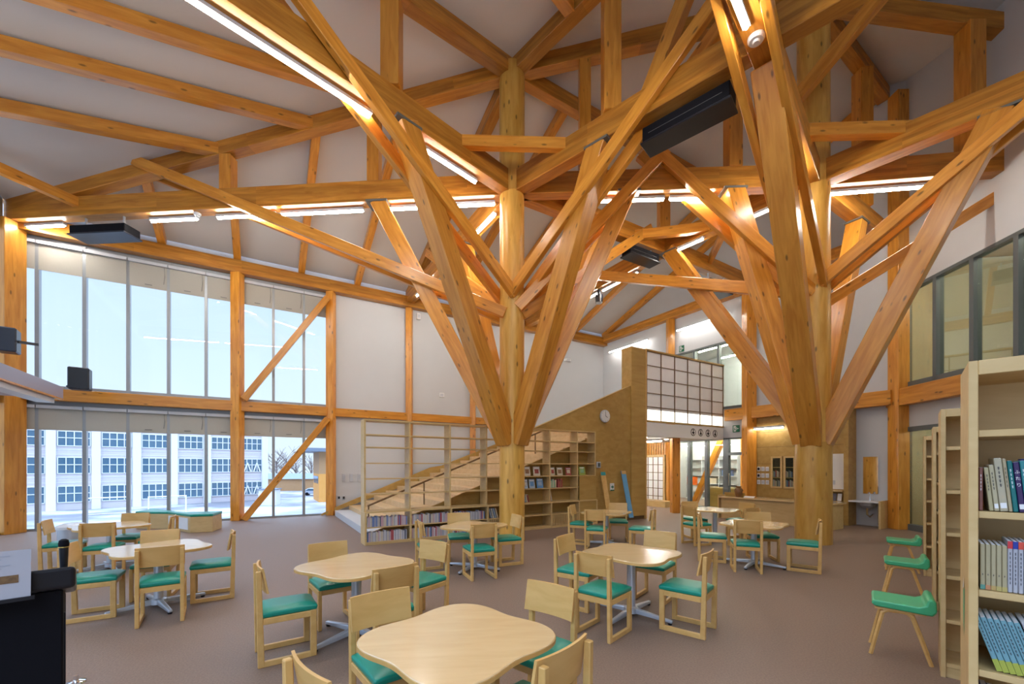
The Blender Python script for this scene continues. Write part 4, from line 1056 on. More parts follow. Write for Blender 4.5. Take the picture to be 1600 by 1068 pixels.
def exit_sign(loc, rz, w, h, label, arrow=False):
    o = thing('exit_sign', label, 'sign', loc, rz)
    MB().box(-w / 2, w / 2, 0, 0.02, -h / 2, h / 2).build('panel', 'paper' if arrow else 'exit', o)
    g = MB()
    if arrow:
        g.add([(-.3 * w, -.002, .08 * h), (0, -.002, .08 * h), (0, -.002, .3 * h), (.36 * w, -.002, 0), (0, -.002, -.3 * h), (0, -.002, -.08 * h), (-.3 * w, -.002, -.08 * h)], [(0, 1, 2, 3, 4, 5, 6)])
        g.build('arrow', 'exit', o)
        MB().box(-w / 2, w / 2, -0.001, 0, -h / 2, -h * 0.36).build('caption_strip', 'exit', o)
    else:
        g.box(-.36 * w, .0 * w, -.003, 0, -.38 * h, .38 * h); g.build('white_field', 'paper', o)
        f = MB(); f.bar((-.30 * w, -.005, -.28 * h), (-.16 * w, -.005, .05 * h), .004, .07 * h); f.bar((-.16 * w, -.005, .05 * h), (-.06 * w, -.005, -.28 * h), .004, .07 * h)
        f.bar((-.30 * w, -.005, .1 * h), (-.08 * w, -.005, .16 * h), .004, .06 * h); f.box(-.17 * w, -.09 * w, -.007, -.003, .2 * h, .32 * h); f.build('running_figure', 'exit', o)
        a_ = MB(); a_.box(.08 * w, .38 * w, -.004, 0, -.05 * h, .05 * h); a_.box(.08 * w, .14 * w, -.004, 0, -.2 * h, .2 * h); a_.build('mark', 'paper', o)
    return o
exit_sign(AB(8.0, BF + 0.0, 0.93), ANG, 0.14, 0.20, 'white sign with green arrow between the two leaning boards', True)
exit_sign(AB(A_BACK - 0.025, 9.75, 5.72), ANG - pi / 2, 0.20, 0.22, 'green running-man sign high on the back wall above the windows')
exit_sign(AB(A_BACK - 0.025, 7.73, 2.68), ANG - pi / 2, 0.22, 0.22, 'green running-man sign over the glass door')

tube_light(AB(11.0, 9.0, 2.36), AB(11.0, 12.4, 2.36), 'added strip light on the ceiling of the passage under the balcony')  # added to brighten the passage, besides its two downlights
# clock
ck = thing('wall_clock', 'round white wall clock on the panelled stair wall', 'clock', AB(7.72, BF, 2.80), ANG)
ry = Matrix.Rotation(pi / 2, 4, 'X')
MB().lathe([(0.165, 0), (0.165, 0.035), (0.148, 0.04)], 32).build('rim', 'rail', ck, ry, smooth=True)
MB().lathe([(0.15, 0.032), (0.15, 0.042)], 32).build('dial', 'paper', ck, ry)
tk = MB()
for k in range(12):
    t = 2 * pi * k / 12; tk.bar((sin(t) * 0.122, -0.043, cos(t) * 0.122), (sin(t) * 0.14, -0.043, cos(t) * 0.14), 0.008, 0.002)
tk.build('ticks', 'black', ck)
MB().bar((0, -0.046, -0.01), (0, -0.046, 0.115), 0.003, 0.008).build('minute_hand', 'black', ck)
MB().bar((0, -0.047, 0), (0.066, -0.047, -0.038), 0.003, 0.011).build('hour_hand', 'black', ck)
wall_box('thermostat', AB(7.5, BF, 1.52), 0.13, 0.16, 0.03, 'small grey control box on the stair wall right of the bookcase', 'control', 'steel', inner='darkalu')

# two boards leaning against the stair wall
def leaning(px0, px1, ptop, pbot, mat, top_mat, label):
    o = thing('leaning_board', label, 'board', AB(0, 0, 0))
    def P(px, py, b): 
        u = (px - 800) / F_PX; Y = b / (D2.y + D2.x * u); return PX(px, py, Y)
    T = P(px0, ptop, BF - 0.05); B_ = P(px1, pbot, BF - 0.22); B_.z = max(B_.z, 0.01)
    ax = (T - B_).normalized(); w = 0.155
    MB().prism([B_ - D1 * w / 2, B_ + D1 * w / 2, T + D1 * w / 2, T - D1 * w / 2], -D2 * 0.025).build('plank', mat, o)
    T2 = T - ax * 0.09
    MB().prism([T2 - D1 * (w / 2 + .002) - D2 * 0.027, T2 + D1 * (w / 2 + .002) - D2 * 0.027, T + D1 * (w / 2 + .002) - D2 * 0.027, T - D1 * (w / 2 + .002) - D2 * 0.027], -D2 * 0.002).build('painted_end', top_mat, o)
leaning(941, 953, 737, 812, 'beech', 'teal', 'wooden plank with teal end leaning on the stair wall under the clock')
leaning(973, 986, 735, 808, 'blue', 'beech', 'pale blue plank leaning on the stair wall beside the pier')

# ---------------------------------------------------------------- the long open bookcase
bc = thing('open_bookcase', 'long open-backed bookcase in front of the broad steps, reaching behind the left trunk', 'bookcase', AB(1.65, BF), ANG)
bays = [0.0, 0.86, 1.72, 2.58, 3.44, 4.30, 5.16, 5.75]
HT = 2.38; DEP = 0.30
SZ = [2.10, 1.86, 1.555, 1.255, 0.96, 0.64]
for i, x in enumerate(bays):
    MB().box(x - 0.016, x + 0.016, 0, DEP, 0.62, HT).build('upright', 'shelfwood', bc, bevel=0.002)
    MB().box(x - 0.018, x + 0.018, -0.07, DEP, 0.0, 0.62).build('base_upright', 'shelfwood', bc, bevel=0.002)
for i in range(7):
    x0, x1 = bays[i] + 0.016, bays[i + 1] - 0.016
    MB().box(x0 - 0.016, x1 + 0.016, 0, DEP, HT - 0.028, HT).build('top_board', 'shelfwood', bc)
    for z in SZ[:-1]: MB().box(x0, x1, 0.004, DEP, z - 0.022, z).build('shelf', 'shelfwood', bc)
    MB().box(x0, x1, -0.07, DEP, 0.60, 0.635).build('counter_shelf', 'shelfwood', bc)
    MB().box(x0, x1, -0.055, DEP, 0.315, 0.335).build('shelf', 'shelfwood', bc)
    MB().box(x0, x1, -0.06, DEP, 0.035, 0.055).build('bottom_board', 'shelfwood', bc)
    MB().box(x0, x1, -0.055, -0.04, 0.0, 0.035).build('plinth', 'shelfwood', bc)
    if i >= 4 or i == 3:
        MB().box(x0, x1, DEP - 0.012, DEP, 0.05, 1.25 if i < 6 else 2.1).build('back_panel', 'wallwood', bc)
for i in (3, 5):
    gr_ = MB(); x0, x1 = bays[i] + 0.02, bays[i + 1] - 0.02
    n_ = 18
    for k in range(n_): x = x0 + (x1 - x0) * (k + 0.5) / n_; gr_.box(x - 0.010, x + 0.010, -0.065, -0.05, 0.06, 0.315)
    gr_.build('grille', 'shelfwood', bc)
MB().box(bays[6] + 0.016, bays[7] - 0.016, -0.05, -0.03, 0.06, 1.235).build('door', 'wallwood', bc)

COMIC = [('comic spine white', (0.55, 0.54, 0.57)), ('comic spine grey', (0.36, 0.37, 0.42)), ('comic spine pink', (0.52, 0.33, 0.36)), ('comic spine blue', (0.14, 0.21, 0.42)), ('comic spine cream', (0.55, 0.48, 0.38)),
         ('comic spine red', (0.38, 0.08, 0.09)), ('comic spine dark', (0.10, 0.11, 0.16))]
CM = [plain(n_, c_, 0.5, noise=0.25, scale=70) for n_, c_ in COMIC]
rng = random.Random(3)
bkm = []
for m_ in CM: bkm.append(MB().box(-0.012, 0.012, 0, 0.13, 0, 0.19).build('comic_book', m_))
first = [True] * len(CM)
ordw = ('left', 'second', 'third')
cname = ('white', 'grey', 'pink', 'dark blue', 'cream', 'red', 'black')
def comics(i, z, x0, x1, rowname):
    x = x0
    while x < x1 - 0.025:
        k = rng.choices(range(7), (5, 4, 3, 2, 3, 1, 1))[0]
        w = rng.uniform(0.020, 0.028)
        o = bkm[k] if first[k] else bkm[k].copy()
        if not first[k]: COL.objects.link(o)
        first[k] = False
        v = bc.matrix_basis
        loc = AB(1.65, BF) + D1 * (x + w / 2) + D2 * (-0.045 + rng.uniform(0, 0.012)) + UP * z
        o.location = loc; o.rotation_euler = (0, 0, ANG); o.scale = (w / 0.025, 1, rng.uniform(0.88, 1.06))
        o['label'] = f'{cname[k]}-spined comic in the {rowname} row, {ordw[i]} bay of the open bookcase'
        o['category'] = 'book'; o['group'] = f'{cname[k]}-spined comics in the {rowname} row of the {ordw[i]} bay'
        x += w
for i in range(3):
    comics(i, 0.3365, bays[i] + 0.03, bays[i + 1] - 0.05, 'upper'); 
    comics(i, 0.0565, bays[i] + 0.03, bays[i + 1] - 0.05, 'lower')

def book(name, w, d, h, mat, loc, rz, label, group=None, lean=0.0, spine=None, tilt=0.0, cover_mat=None):
    """a book: x across the spine, y into the shelf; lean turns it sideways in degrees"""
    m = Matrix.Translation(loc) @ Matrix.Rotation(rz, 4, 'Z')
    o = bpy.data.objects.new(name, None); COL.objects.link(o); o.location = loc; o.rotation_euler = (radians(tilt), radians(lean), rz)
    o.empty_display_size = 0.05
    MB().box(0, w, 0, d, 0, h).build('cover', mat, o, bevel=0.002)
    MB().box(0.002, w - 0.002, 0.004, d + 0.001, 0.003, h + 0.0006).build('pages', 'paper', o)
    if spine: spine(o, w, h)
    return tag(o, label, 'book', group)
# books shown face-out and leaning on the right-hand bays
FO_ = [('yellow green', (0.35, 0.42, 0.08)), ('dark red', (0.35, 0.07, 0.06)), ('pale', (0.60, 0.55, 0.47)), ('blue', (0.12, 0.27, 0.50)), ('cream', (0.60, 0.50, 0.35)), ('brown', (0.28, 0.14, 0.07)), ('mint', (0.28, 0.50, 0.30)), ('grey blue', (0.32, 0.40, 0.50))]
FM = {n_: plain('cover ' + n_, c_, 0.4, noise=0.35, scale=24) for n_, c_ in FO_}
def faced(i, x, z, w, h, col, label, art):
    loc = AB(1.65, BF) + D1 * (bays[i] + x) + D2 * 0.05 + UP * (z + 0.004)
    o = bpy.data.objects.new('picture_book', None); COL.objects.link(o); o.location = loc; o.rotation_euler = (radians(-9), 0, ANG)
    MB().box(0, w, 0, 0.012, 0, h).build('cover', FM[col], o, bevel=0.001)
    MB().box(w * .2, w * .8, -0.001, 0, h * .25, h * .7).build('cover_picture', FM[art], o)
    MB().box(w * .12, w * .88, -0.001, 0, h * .8, h * .9).build('title_bar', 'paper', o)
    tag(o, label, 'book')
faced(4, 0.16, 1.255, 0.17, 0.22, 'pale', 'pale picture book with dark picture, left on the upper display shelf', 'brown')
faced(4, 0.42, 1.255, 0.19, 0.22, 'pale', 'pale picture book with dark figure, upper display shelf close to the trunk', 'dark red')
faced(5, 0.06, 1.255, 0.13, 0.20, 'cream', 'narrow cream picture book left on the upper shelf of the next bay', 'dark red')
faced(5, 0.26, 1.255, 0.17, 0.20, 'cream', 'cream picture book with brown oval, middle of the upper shelf of that bay', 'brown')
faced(5, 0.53, 1.255, 0.17, 0.20, 'dark red', 'red-framed picture book, right on the upper shelf of that bay', 'cream')
faced(4, 0.10, 0.96, 0.16, 0.22, 'grey blue', 'grey-blue book face-out, left on the second display shelf beside the trunk', 'pale')
faced(4, 0.30, 0.96, 0.16, 0.22, 'grey blue', 'blue and white book face-out, middle of the second display shelf', 'blue')
faced(4, 0.52, 0.96, 0.18, 0.23, 'blue', 'blue sea picture book face-out, right on the second display shelf', 'grey blue')
faced(6, 0.10, 1.255, 0.20, 0.22, 'yellow green', 'yellow-green book face-out in the narrow last bay of the bookcase', 'mint')
for k in range(9):
    cols = ('pale', 'mint', 'pale', 'mint', 'cream', 'dark red', 'dark red', 'brown', 'dark red')
    book('shelf_book', 0.03, 0.15, 0.17 + 0.02 * ((k * 7) % 3), FM[cols[k]], AB(1.65, BF) + D1 * (bays[5] + 0.05 + 0.037 * k + (0.04 if k > 4 else 0)) + D2 * 0.05 + UP * 0.9615, ANG,
         f'{cols[k]} book, {("first","second","third","fourth","fifth","sixth","seventh","eighth","ninth")[k]} from left on the second shelf under the cream books')
for k in range(4):
    book('shelf_book', 0.025, 0.16, 0.21 - 0.012 * k, FM[('pale', 'grey blue', 'cream', 'dark red')[k]], AB(1.65, BF) + D1 * (bays[4] + 0.14 + 0.045 * k) + D2 * 0.05 + UP * 0.64, ANG,
         ('pale', 'grey-blue', 'cream', 'red')[k] + ' leaning book on the counter shelf just right of the trunk', lean=-14)
book('shelf_book', 0.02, 0.16, 0.24, FM['pale'], AB(1.65, BF) + D1 * (bays[5] + 0.085) + D2 * 0.05 + UP * 0.64, ANG, 'single pale book leaning alone on the counter shelf of the next bay', lean=-12)
for k in range(4):
    book('shelf_book', 0.024, 0.16, 0.22, FM[('grey blue', 'pale', 'grey blue', 'cream')[k]], AB(1.65, BF) + D1 * (bays[3] + 0.10 + 0.05 * k) - D2 * 0.03 + UP * 0.335, ANG,
         ('first', 'second', 'third', 'last')[k] + ' of four leaning comics on the shelf left behind the trunk', lean=-18 + 1.0 * k)

# ================================================================ RECEPTION AND BACK WALL
struct(abb(MB(), A_BACK - 0.05, A_BACK, 4.72, 7.1, 0, 2.94).build('wall_reception', 'wallwood'))
gv = MB()
for z in (0.55, 1.05, 1.55, 2.05, 2.5): abb(gv, A_BACK - 0.054, A_BACK - 0.05, 4.72, 7.1, z, z + 0.008)
struct(gv.build('trim_2', 'lattice'))
struct(abb(MB(), 12.55, A_BACK, 4.60, 4.70, 0, 2.94).build('wall_fin', 'wallwood'))
ct = thing('reception_counter', 'low long wooden reception counter between the trunks and the back wall', 'counter', AB(11.25, 7.2), ANG - pi / 2)
# local x runs towards the camera side (-b), y into the back wall (+a)
MB().box(0.04, 2.75, 0.03, 0.62, 0.0, 0.585).build('front_body', 'shelfwood', ct)
MB().box(0.0, 2.8, -0.03, 0.66, 0.585, 0.625).build('worktop', 'maple', ct, bevel=0.004)
MB().box(-0.03, 0.0, -0.02, 0.66, 0.0, 0.66).build('end_panel', 'shelfwood', ct)
MB().box(-0.03, 0.55, 0.30, 0.33, 0.625, 0.73).build('upstand', 'wallwood', ct)
vs_ = thing('clay_vase', 'brown clay vase with two handles standing on the reception counter', 'vase', AB(11.45, 6.75, 0.627))
MB().lathe([(0.07, 0), (0.095, 0.08), (0.10, 0.16), (0.075, 0.22), (0.06, 0.25), (0.085, 0.29), (0.08, 0.295), (0.055, 0.25)], 24).build('body', 'vase', vs_, smooth=True)
for s in (-1, 1): MB().tube([(s * 0.095, 0, 0.12), (s * 0.125, 0, 0.17), (s * 0.075, 0, 0.24)], 0.012, 6).build('handle', 'vase', vs_)
nc = tag(MB().box(-0.14, 0.14, -0.003, 0.0, 0, 0.09).build('notice_card', 'paper'), 'white card lying at the front edge of the reception counter', 'card')
nc.location = AB(11.32, 6.4, 0.627); nc.rotation_euler = (radians(-65), 0, ANG - pi / 2)
def cabinet(b0, b1, label):
    o = thing('wall_cabinet', label, 'cabinet', AB(A_BACK - 0.05, b1, 0.84), ANG - pi / 2, None)
    w, h = b1 - b0, 0.93
    MB().box(0, w, -0.004, 0.0, 0, h).build('inside', 'dark', o)
    f = MB()
    for x0, x1, z0, z1 in ((0, w, 0, 0.05), (0, w, h - 0.05, h), (0, 0.05, 0, h), (w - 0.05, w, 0, h)): f.box(x0, x1, -0.03, 0.0, z0, z1)
    f.build('door_frame', 'shelfwood', o)
    for z in (0.3, 0.6): MB().box(0.05, w - 0.05, -0.015, 0.0, z, z + 0.018).build('shelf', 'shelfwood', o)
    MB().box(0.05, w - 0.05, -0.026, -0.022, 0.05, h - 0.05).build('pane', 'glass2', o)
    return o
cabinet(6.33, 6.64, 'left glazed wall cabinet with dark binders above the counter')
cabinet(5.98, 6.29, 'right glazed wall cabinet with dark binders above the counter')
for j, b1 in enumerate((6.60, 6.25)):
    for r, z in enumerate((0.89, 1.165)):
        for k in range(5 if r else 6):
            o = tag(MB().box(0, 0.032, -0.016, -0.002, 0, 0.20 - 0.02 * ((k + r) % 3)).build('binder', CM[(k * 2 + j + r) % 7]), f'thin binder in the {("lower","middle")[r]} compartment of the {("left","right")[j]} glazed wall cabinet', 'binder', f'binders in the {("left","right")[j]} cabinet, {("lower","middle")[r]} shelf')
            o.location = AB(A_BACK - 0.05, b1 - 0.01 - 0.036 * k, z); o.rotation_euler = (0, 0, ANG - pi / 2)
for i in range(3):
    for j in range(3):
        b = 7.0 - 0.125 * i; z = 1.40 - 0.20 * j
        dark_ = i == 0 and j < 2
        o = wall_box('dial_switch', AB(A_BACK - 0.05, b, z), 0.10, 0.13, 0.02, f'white control panel, {("top","middle","bottom")[j]} row, {("left","centre","right")[i]} one of nine on the reception wall', 'control', 'paper', ANG - pi / 2, 'black' if dark_ else 'rail')
# nook with brochures and the washstand
nk = thing('brochure_nook', 'white-backed wall nook with shelf right of the right trunk', 'nook', AB(A_BACK - 0.055, 5.30, 0.86), ANG - pi / 2)
MB().box(0, 0.52, -0.004, 0, 0.02, 0.95).build('back', 'paper', nk)
MB().box(-0.02, 0.54, -0.32, 0.0, -0.03, 0.0).build('shelf', 'shelfwood', nk); MB().box(-0.02, 0.54, -0.45, 0.0, -0.30, -0.27).build('lower_shelf', 'maple', nk)
MB().box(0.20, 0.27, -0.012, -0.004, 0.14, 0.25).build('socket', 'rail', nk)
for k in range(4):
    o = tag(MB().box(0, 0.09, -0.008, 0, 0, 0.19).build('brochure', ('paper', CM[4], CM[6], 'paper')[k]), ('white brochure at left', 'cream brochure second', 'dark brochure third', 'white brochure at right')[k] + ' in the nook right of the right trunk', 'brochure')
    o.location = AB(A_BACK - 0.30, 5.24 - 0.115 * k, 0.594); o.rotation_euler = (radians(-15), 0, ANG - pi / 2)
wsd = thing('washstand', 'white washstand top with basin in the corner beside the glass door', 'washstand', AB(A_BACK - 0.02, 4.58, 0), ANG - pi / 2)
MB().box(0, 0.62, -0.5, 0.0, 0.60, 0.64).build('top', 'ceramic', wsd, bevel=0.006)
MB().box(0.60, 0.64, -0.52, 0.0, 0.0, 0.66).build('side_panel', 'shelfwood', wsd)
MB().lathe([(0.06, 0.46), (0.15, 0.52), (0.17, 0.60)], 20, (0.3, -0.26, 0)).build('basin', 'steel', wsd, smooth=True)
MB().tube([(0.3, -0.26, 0.47), (0.3, -0.26, 0.30), (0.33, -0.2, 0.24), (0.36, -0.14, 0.30), (0.36, -0.02, 0.32)], 0.02, 8).build('drain_pipe', 'chrome', wsd)
MB().tube([(0.3, -0.10, 0.64), (0.3, -0.10, 0.80), (0.3, -0.16, 0.84), (0.3, -0.22, 0.80)], 0.014, 8).build('tap', 'chrome', wsd)
for x in (0.44, 0.49): MB().tube([(x, -0.04, 0.05), (x, -0.04, 0.55)], 0.009, 6).build('supply_pipe', 'chrome', wsd)
mi = thing('wall_mirror', 'tall frameless mirror above the washstand', 'mirror', AB(A_BACK - 0.012, 4.45, 0.80), ANG - pi / 2)
MB().box(0, 0.30, -0.012, 0.0, 0, 0.92).build('glass_plate', 'mirror', mi)
# passage under the balcony: slatted wall, sliding shoji door
sl = MB()
abb(sl, A_BACK - 0.1, A_BACK - 0.02, 10.3, 12.7, 0.02, 2.4)
struct(sl.build('wall_passage', 'wallwood'))
sm_ = MB()
for k in range(20): abb(sm_, A_BACK - 0.13, A_BACK - 0.10, 10.35 + 0.115 * k, 10.40 + 0.115 * k, 1.9, 2.4)
struct(sm_.build('trim_3', 'timber'))
sd = thing('sliding_shoji', 'sliding shoji door at the back of the passage under the balcony', 'door', AB(A_BACK - 0.12, 11.4, 0.05), ANG - pi / 2)
MB().box(0, 0.95, -0.02, 0.0, 0, 1.78).build('paper_panel', 'shoji', sd)
g2 = MB()
for k in range(5): x = 0.95 * k / 4; g2.box(x - 0.012, x + 0.012, -0.035, -0.018, 0, 1.78)
for k in range(7): z = 1.78 * k / 6; g2.box(0, 0.95, -0.034, -0.018, z - 0.01, z + 0.01)
g2.build('lattice', 'lattice', sd)
f2 = MB(); f2.box(-0.08, 0, -0.04, 0, -0.05, 1.86); f2.box(0.95, 1.03, -0.04, 0, -0.05, 1.86); f2.box(-0.08, 1.03, -0.04, 0, 1.78, 1.86); f2.build('door_frame', 'shelfwood', sd)
tag(MB().box(-0.9, 1.5, -0.6, 0.0, -0.05, 0.16).build('door_sill', 'shelfwood', sd), None)
# furniture of the room behind the glass
bs = thing('back_shelving', 'white shelving with books seen through the back glazing', 'shelving', AB(16.98, 12.3, 0), ANG - pi / 2)
MB().box(0, 2.4, -0.3, 0, 0, 0.06).build('base', 'paper', bs)
for x in (0, 0.8, 1.6, 2.4): MB().box(x - 0.015, x + 0.015, -0.3, 0, 0, 1.9).build('upright', 'rail', bs)
for z in (0.35, 0.7, 1.05, 1.4, 1.75): MB().box(0, 2.4, -0.3, 0, z, z + 0.02).build('shelf', 'rail', bs)
for k, (x, z, w, m_) in enumerate(((0.1, 0.37, 0.5, 0), (0.95, 0.37, 0.5, 4), (0.1, 0.72, 0.6, 1), (0.9, 0.72, 0.55, 4), (1.7, 0.37, 0.55, 1), (1.7, 1.07, 0.4, 3))):
    o = tag(MB().box(x, x + w, -0.22, -0.02, z, z + 0.24).build('book_row', CM[m_]), None)
    o.parent = bs
hd = thing('hall_desk', 'wooden desk with an orange screen in the room behind the glazing', 'desk', AB(14.2, 9.6, 0), ANG - pi / 2)
MB().box(0, 1.7, 0, 0.7, 0.66, 0.70).build('top', 'maple', hd); MB().box(0, 1.7, 0, 0.04, 0.0, 0.66).build('front_panel', 'wallwood', hd)
oc = thing('orange_panel', 'small orange screen panel standing behind the glazing', 'screen', AB(15.0, 11.0, 0), ANG - pi / 2)
MB().box(0, 0.45, 0, 0.04, 0.72, 1.05).build('panel', 'orange', oc); MB().box(0.2, 0.25, 0, 0.04, 0, 0.72).build('foot', 'steel', oc)
beam(AB(14.6, 10.4, 0), AB(14.6, 9.1, 2.75), 'slanting wooden brace behind the lower back glazing', 'hall_brace', 0.2, 0.2, 'timber', 'brace')
beam(AB(15.0, 8.6, 0), AB(15.0, 8.6, 2.75), 'upright post behind the lower back glazing', 'hall_post', 0.22, 0.22, 'timber', 'post')
beam(AB(14.8, 7.9, 2.6), AB(14.8, 7.2, 0.9), 'slanting brace seen through the glass door', 'hall_brace', 0.2, 0.2, 'timber', 'brace')
beam(R3(1.35, 2.6, 3.3), R3(2.6, 2.6, 6.5), 'slanting wooden brace behind the upper right windows', 'hall_brace', 0.28, 0.28, 'timber', 'brace')
beam(R3(0.75, 3.3, 3.3), R3(0.75, 3.3, 6.6), 'upright post behind the first upper right pane', 'hall_post', 0.34, 0.34, 'timber', 'post')
beam(R3(1.6, 3.3, 6.1), R3(8, 3.3, 6.1), 'rail on the corridor wall behind the upper right windows', 'hall_rail', 0.1, 0.2, 'timber', 'rail')
# corridor behind the right glass door
cw = thing('corridor_desk', 'pale green cabinet behind the right glass door', 'cabinet', R3(0.75, 1.0, 0), RANG)
MB().box(0, 0.6, 0, 0.5, 0.35, 1.1).build('body', plain('pale green laminate', (0.42, 0.47, 0.33), 0.5), cw); MB().box(0.05, 0.55, 0.02, 0.48, 0, 0.35).build('base', 'dark', cw)

# ================================================================ TALL BOOKCASES AT THE RIGHT
CD = Vector((0.722, -0.692, 0)).normalized(); CN = Vector((-CD.y, CD.x, 0))    # along the front, into the depth
cang = atan2(CD.y, CD.x)
BW, BD, BH = 0.92, 0.35, 1.90
SH_ = [1.635, 1.326, 1.026, 0.722, 0.41, 0.10]
def make_case():
    o = thing('tall_bookcase', '', 'bookcase', (0, 0, 0), cang)
    for x0, x1 in ((0, 0.026), (BW - 0.026, BW)): MB().box(x0, x1, 0, BD, 0, BH).build('side_panel', 'shelfwood', o, bevel=0.002)
    MB().box(0.026, BW - 0.026, 0.0, BD, BH - 0.055, BH).build('top_board', 'shelfwood', o, bevel=0.002)
    MB().box(0.026, BW - 0.026, BD - 0.014, BD, 0.02, BH - 0.05).build('back_panel', 'shelfwood', o)
    for z in SH_: MB().box(0.027, BW - 0.027, 0.012, BD - 0.014, z - 0.026, z).build('shelf', 'shelfwood', o, bevel=0.002)
    MB().box(0.026, BW - 0.026, 0.02, 0.04, 0, 0.074).build('plinth', 'shelfwood', o)
    return o
case_pos = [(1.755, 1.60), (3.05, 2.96), (4.36, 4.31), (5.60, 5.66)]
case_lab = ['tall bookcase nearest the camera at the right edge, filled with books', 'second tall bookcase from the right edge, empty shelves', 'third tall bookcase from the right edge, mostly hidden', 'fourth and farthest tall bookcase, a thin strip by the glass door']
pcase = make_case()
for i, ((x, y), lb) in enumerate(zip(case_pos, case_lab)):
    o = pcase if i == 0 else dup(pcase, (0, 0, 0), cang, lb)
    o.location = (x, y, 0); o.rotation_euler = (0, 0, cang); o['label'] = lb; o['group'] = 'row of tall bookcases at the right'
stk_ = thing('shelf_sticker', 'torn green and white sticker on the end of the nearest bookcase', 'sticker', Vector((1.755, 1.60, 0)) + CN * 0.17, cang)
MB().add([(-0.001, -0.03, 1.00), (-0.001, 0.03, 0.98), (-0.001, 0.02, 0.84), (-0.001, -0.01, 0.80)], [(0, 1, 2, 3)]).build('green_area', 'mint', stk_)
MB().add([(-0.002, 0.0, 1.04), (-0.002, 0.035, 0.985), (-0.002, -0.01, 1.0)], [(0, 1, 2)]).build('white_corner', 'paper', stk_)

bmat = {}
def bm_(name, col, noise=0.08):
    if name not in bmat: bmat[name] = plain('book ' + name, col, 0.42, noise=noise, scale=40)
    return bmat[name]
def stroke_spine(ink, z0, z1, n_, label_box=None, lower=None, lm=None):
    def f(o, w, h):
        s = MB(); r_ = random.Random(int(w * 1e5) + n_)
        for k in range(n_):
            zc = h * (z0 + (z1 - z0) * (k + 0.5) / n_); g = h * (z1 - z0) / n_ * 0.36
            s.box(w * 0.34, w * 0.66, -0.0010, 0, zc - g * 0.2, zc); s.box(w * (0.44), w * (0.54), -0.0011, 0, zc - g, zc + g)
            if r_.random() < 0.6: s.box(w * 0.34, w * 0.64, -0.0012, 0, zc + g * 0.5, zc + g * 0.75)
        s.build('spine_title', ink, o)
        if lower is not None: MB().box(-0.0002, w + 0.0002, -0.0008, 0, 0.0, h * lower).build('spine_foot', lm, o)
        if label_box: MB().box(w * 0.12, w * 0.88, -0.0014, 0, h * label_box[0], h * label_box[1]).build('shelf_label', 'paper', o)
    return f
C0 = Vector((1.755, 1.60, 0))
def at_shelf(x, z, y=0.03): return C0 + CD * x + CN * y + UP * (z + 0.0008)
ink = bm_('ink', (0.02, 0.02, 0.03)); wht = 'paper'
# second board: mixed books, leaning slightly to the left
row = [('brown red', (0.20, 0.07, 0.05), .010, .165, wht), ('cream', (0.42, 0.36, 0.20), .0115, .165, ink), ('ivory', (0.45, 0.39, 0.24), .0125, .175, ink), ('grey cream', (0.43, 0.38, 0.26), .020, .20, ink), ('pale tan', (0.40, 0.33, 0.20), .009, .198, ink),
       ('sea green', (0.0, 0.14, 0.14), .0125, .19, wht), ('dark purple', (0.03, 0.01, 0.08), .0145, .185, wht), ('turquoise', (0.02, 0.20, 0.22), .0125, .19, wht), ('bright blue', (0.01, 0.06, 0.45), .017, .198, 'blue'), ('coral', (0.60, 0.16, 0.12), .013, .198, wht),
       ('navy', (0.02, 0.04, 0.12), .015, .19, wht), ('leaf green', (0.08, 0.22, 0.06), .014, .185, wht), ('sand', (0.42, 0.32, 0.18), .016, .19, ink), ('slate', (0.12, 0.15, 0.18), .014, .18, wht)]
x = 0.030
for k, (n_, c_, w, h_, ik) in enumerate(row):
    f = stroke_spine(ik, 0.45, 0.85, 5, (0.06, 0.16) if k in (2, 3, 6, 7) else None)
    b = book('library_book', w, 0.15, h_, bm_(n_, c_), at_shelf(x, 1.327), cang, f'{n_} book standing on the second board of the nearest tall bookcase', lean=-5 if 0 < k < 9 else 0, spine=f)
    if n_ == 'dark purple':
        for ch in [q for q in b.children if q.name.startswith('spine_title')]: bpy.data.objects.remove(ch)
        for q, ch in enumerate('ふたり'):
            mm = Matrix.Translation((w / 2, -0.001, h_ * (0.80 - 0.13 * q))) @ Matrix.Rotation(pi / 2, 4, 'X')
            text_mesh('title_letter', ch, w * 1.0, 'paper', b, mm, 0.0004)
    x += w + (0.0016 if k else 0.016)
# third board: cream volumes, then four red and blue topped ones, then leaning pale ones
x = 0.033
for k in range(5):
    f = stroke_spine(ink, 0.30, 0.36, 1, None, 0.10, bm_(('series teal', 'series orange', 'series ochre', 'series yellow', 'series yellow')[k], ((0.10, 0.28, 0.22), (0.50, 0.22, 0.10), (0.45, 0.30, 0.10), (0.45, 0.36, 0.12), (0.45, 0.36, 0.12))[k]))
    w = 0.0125
    book('library_book', w, 0.15, 0.172, bm_('series cream', (0.40, 0.34, 0.20)), at_shelf(x, 1.027), cang, ('teal', 'orange', 'ochre', 'yellow', 'pale yellow')[k] + '-footed cream volume on the third board of the nearest tall bookcase', spine=f)
    x += w + 0.0012
tops = (('red', (0.55, 0.03, 0.04)), ('blue', (0.01, 0.03, 0.30)), ('scarlet', (0.62, 0.07, 0.04)), ('crimson', (0.50, 0.02, 0.03)))
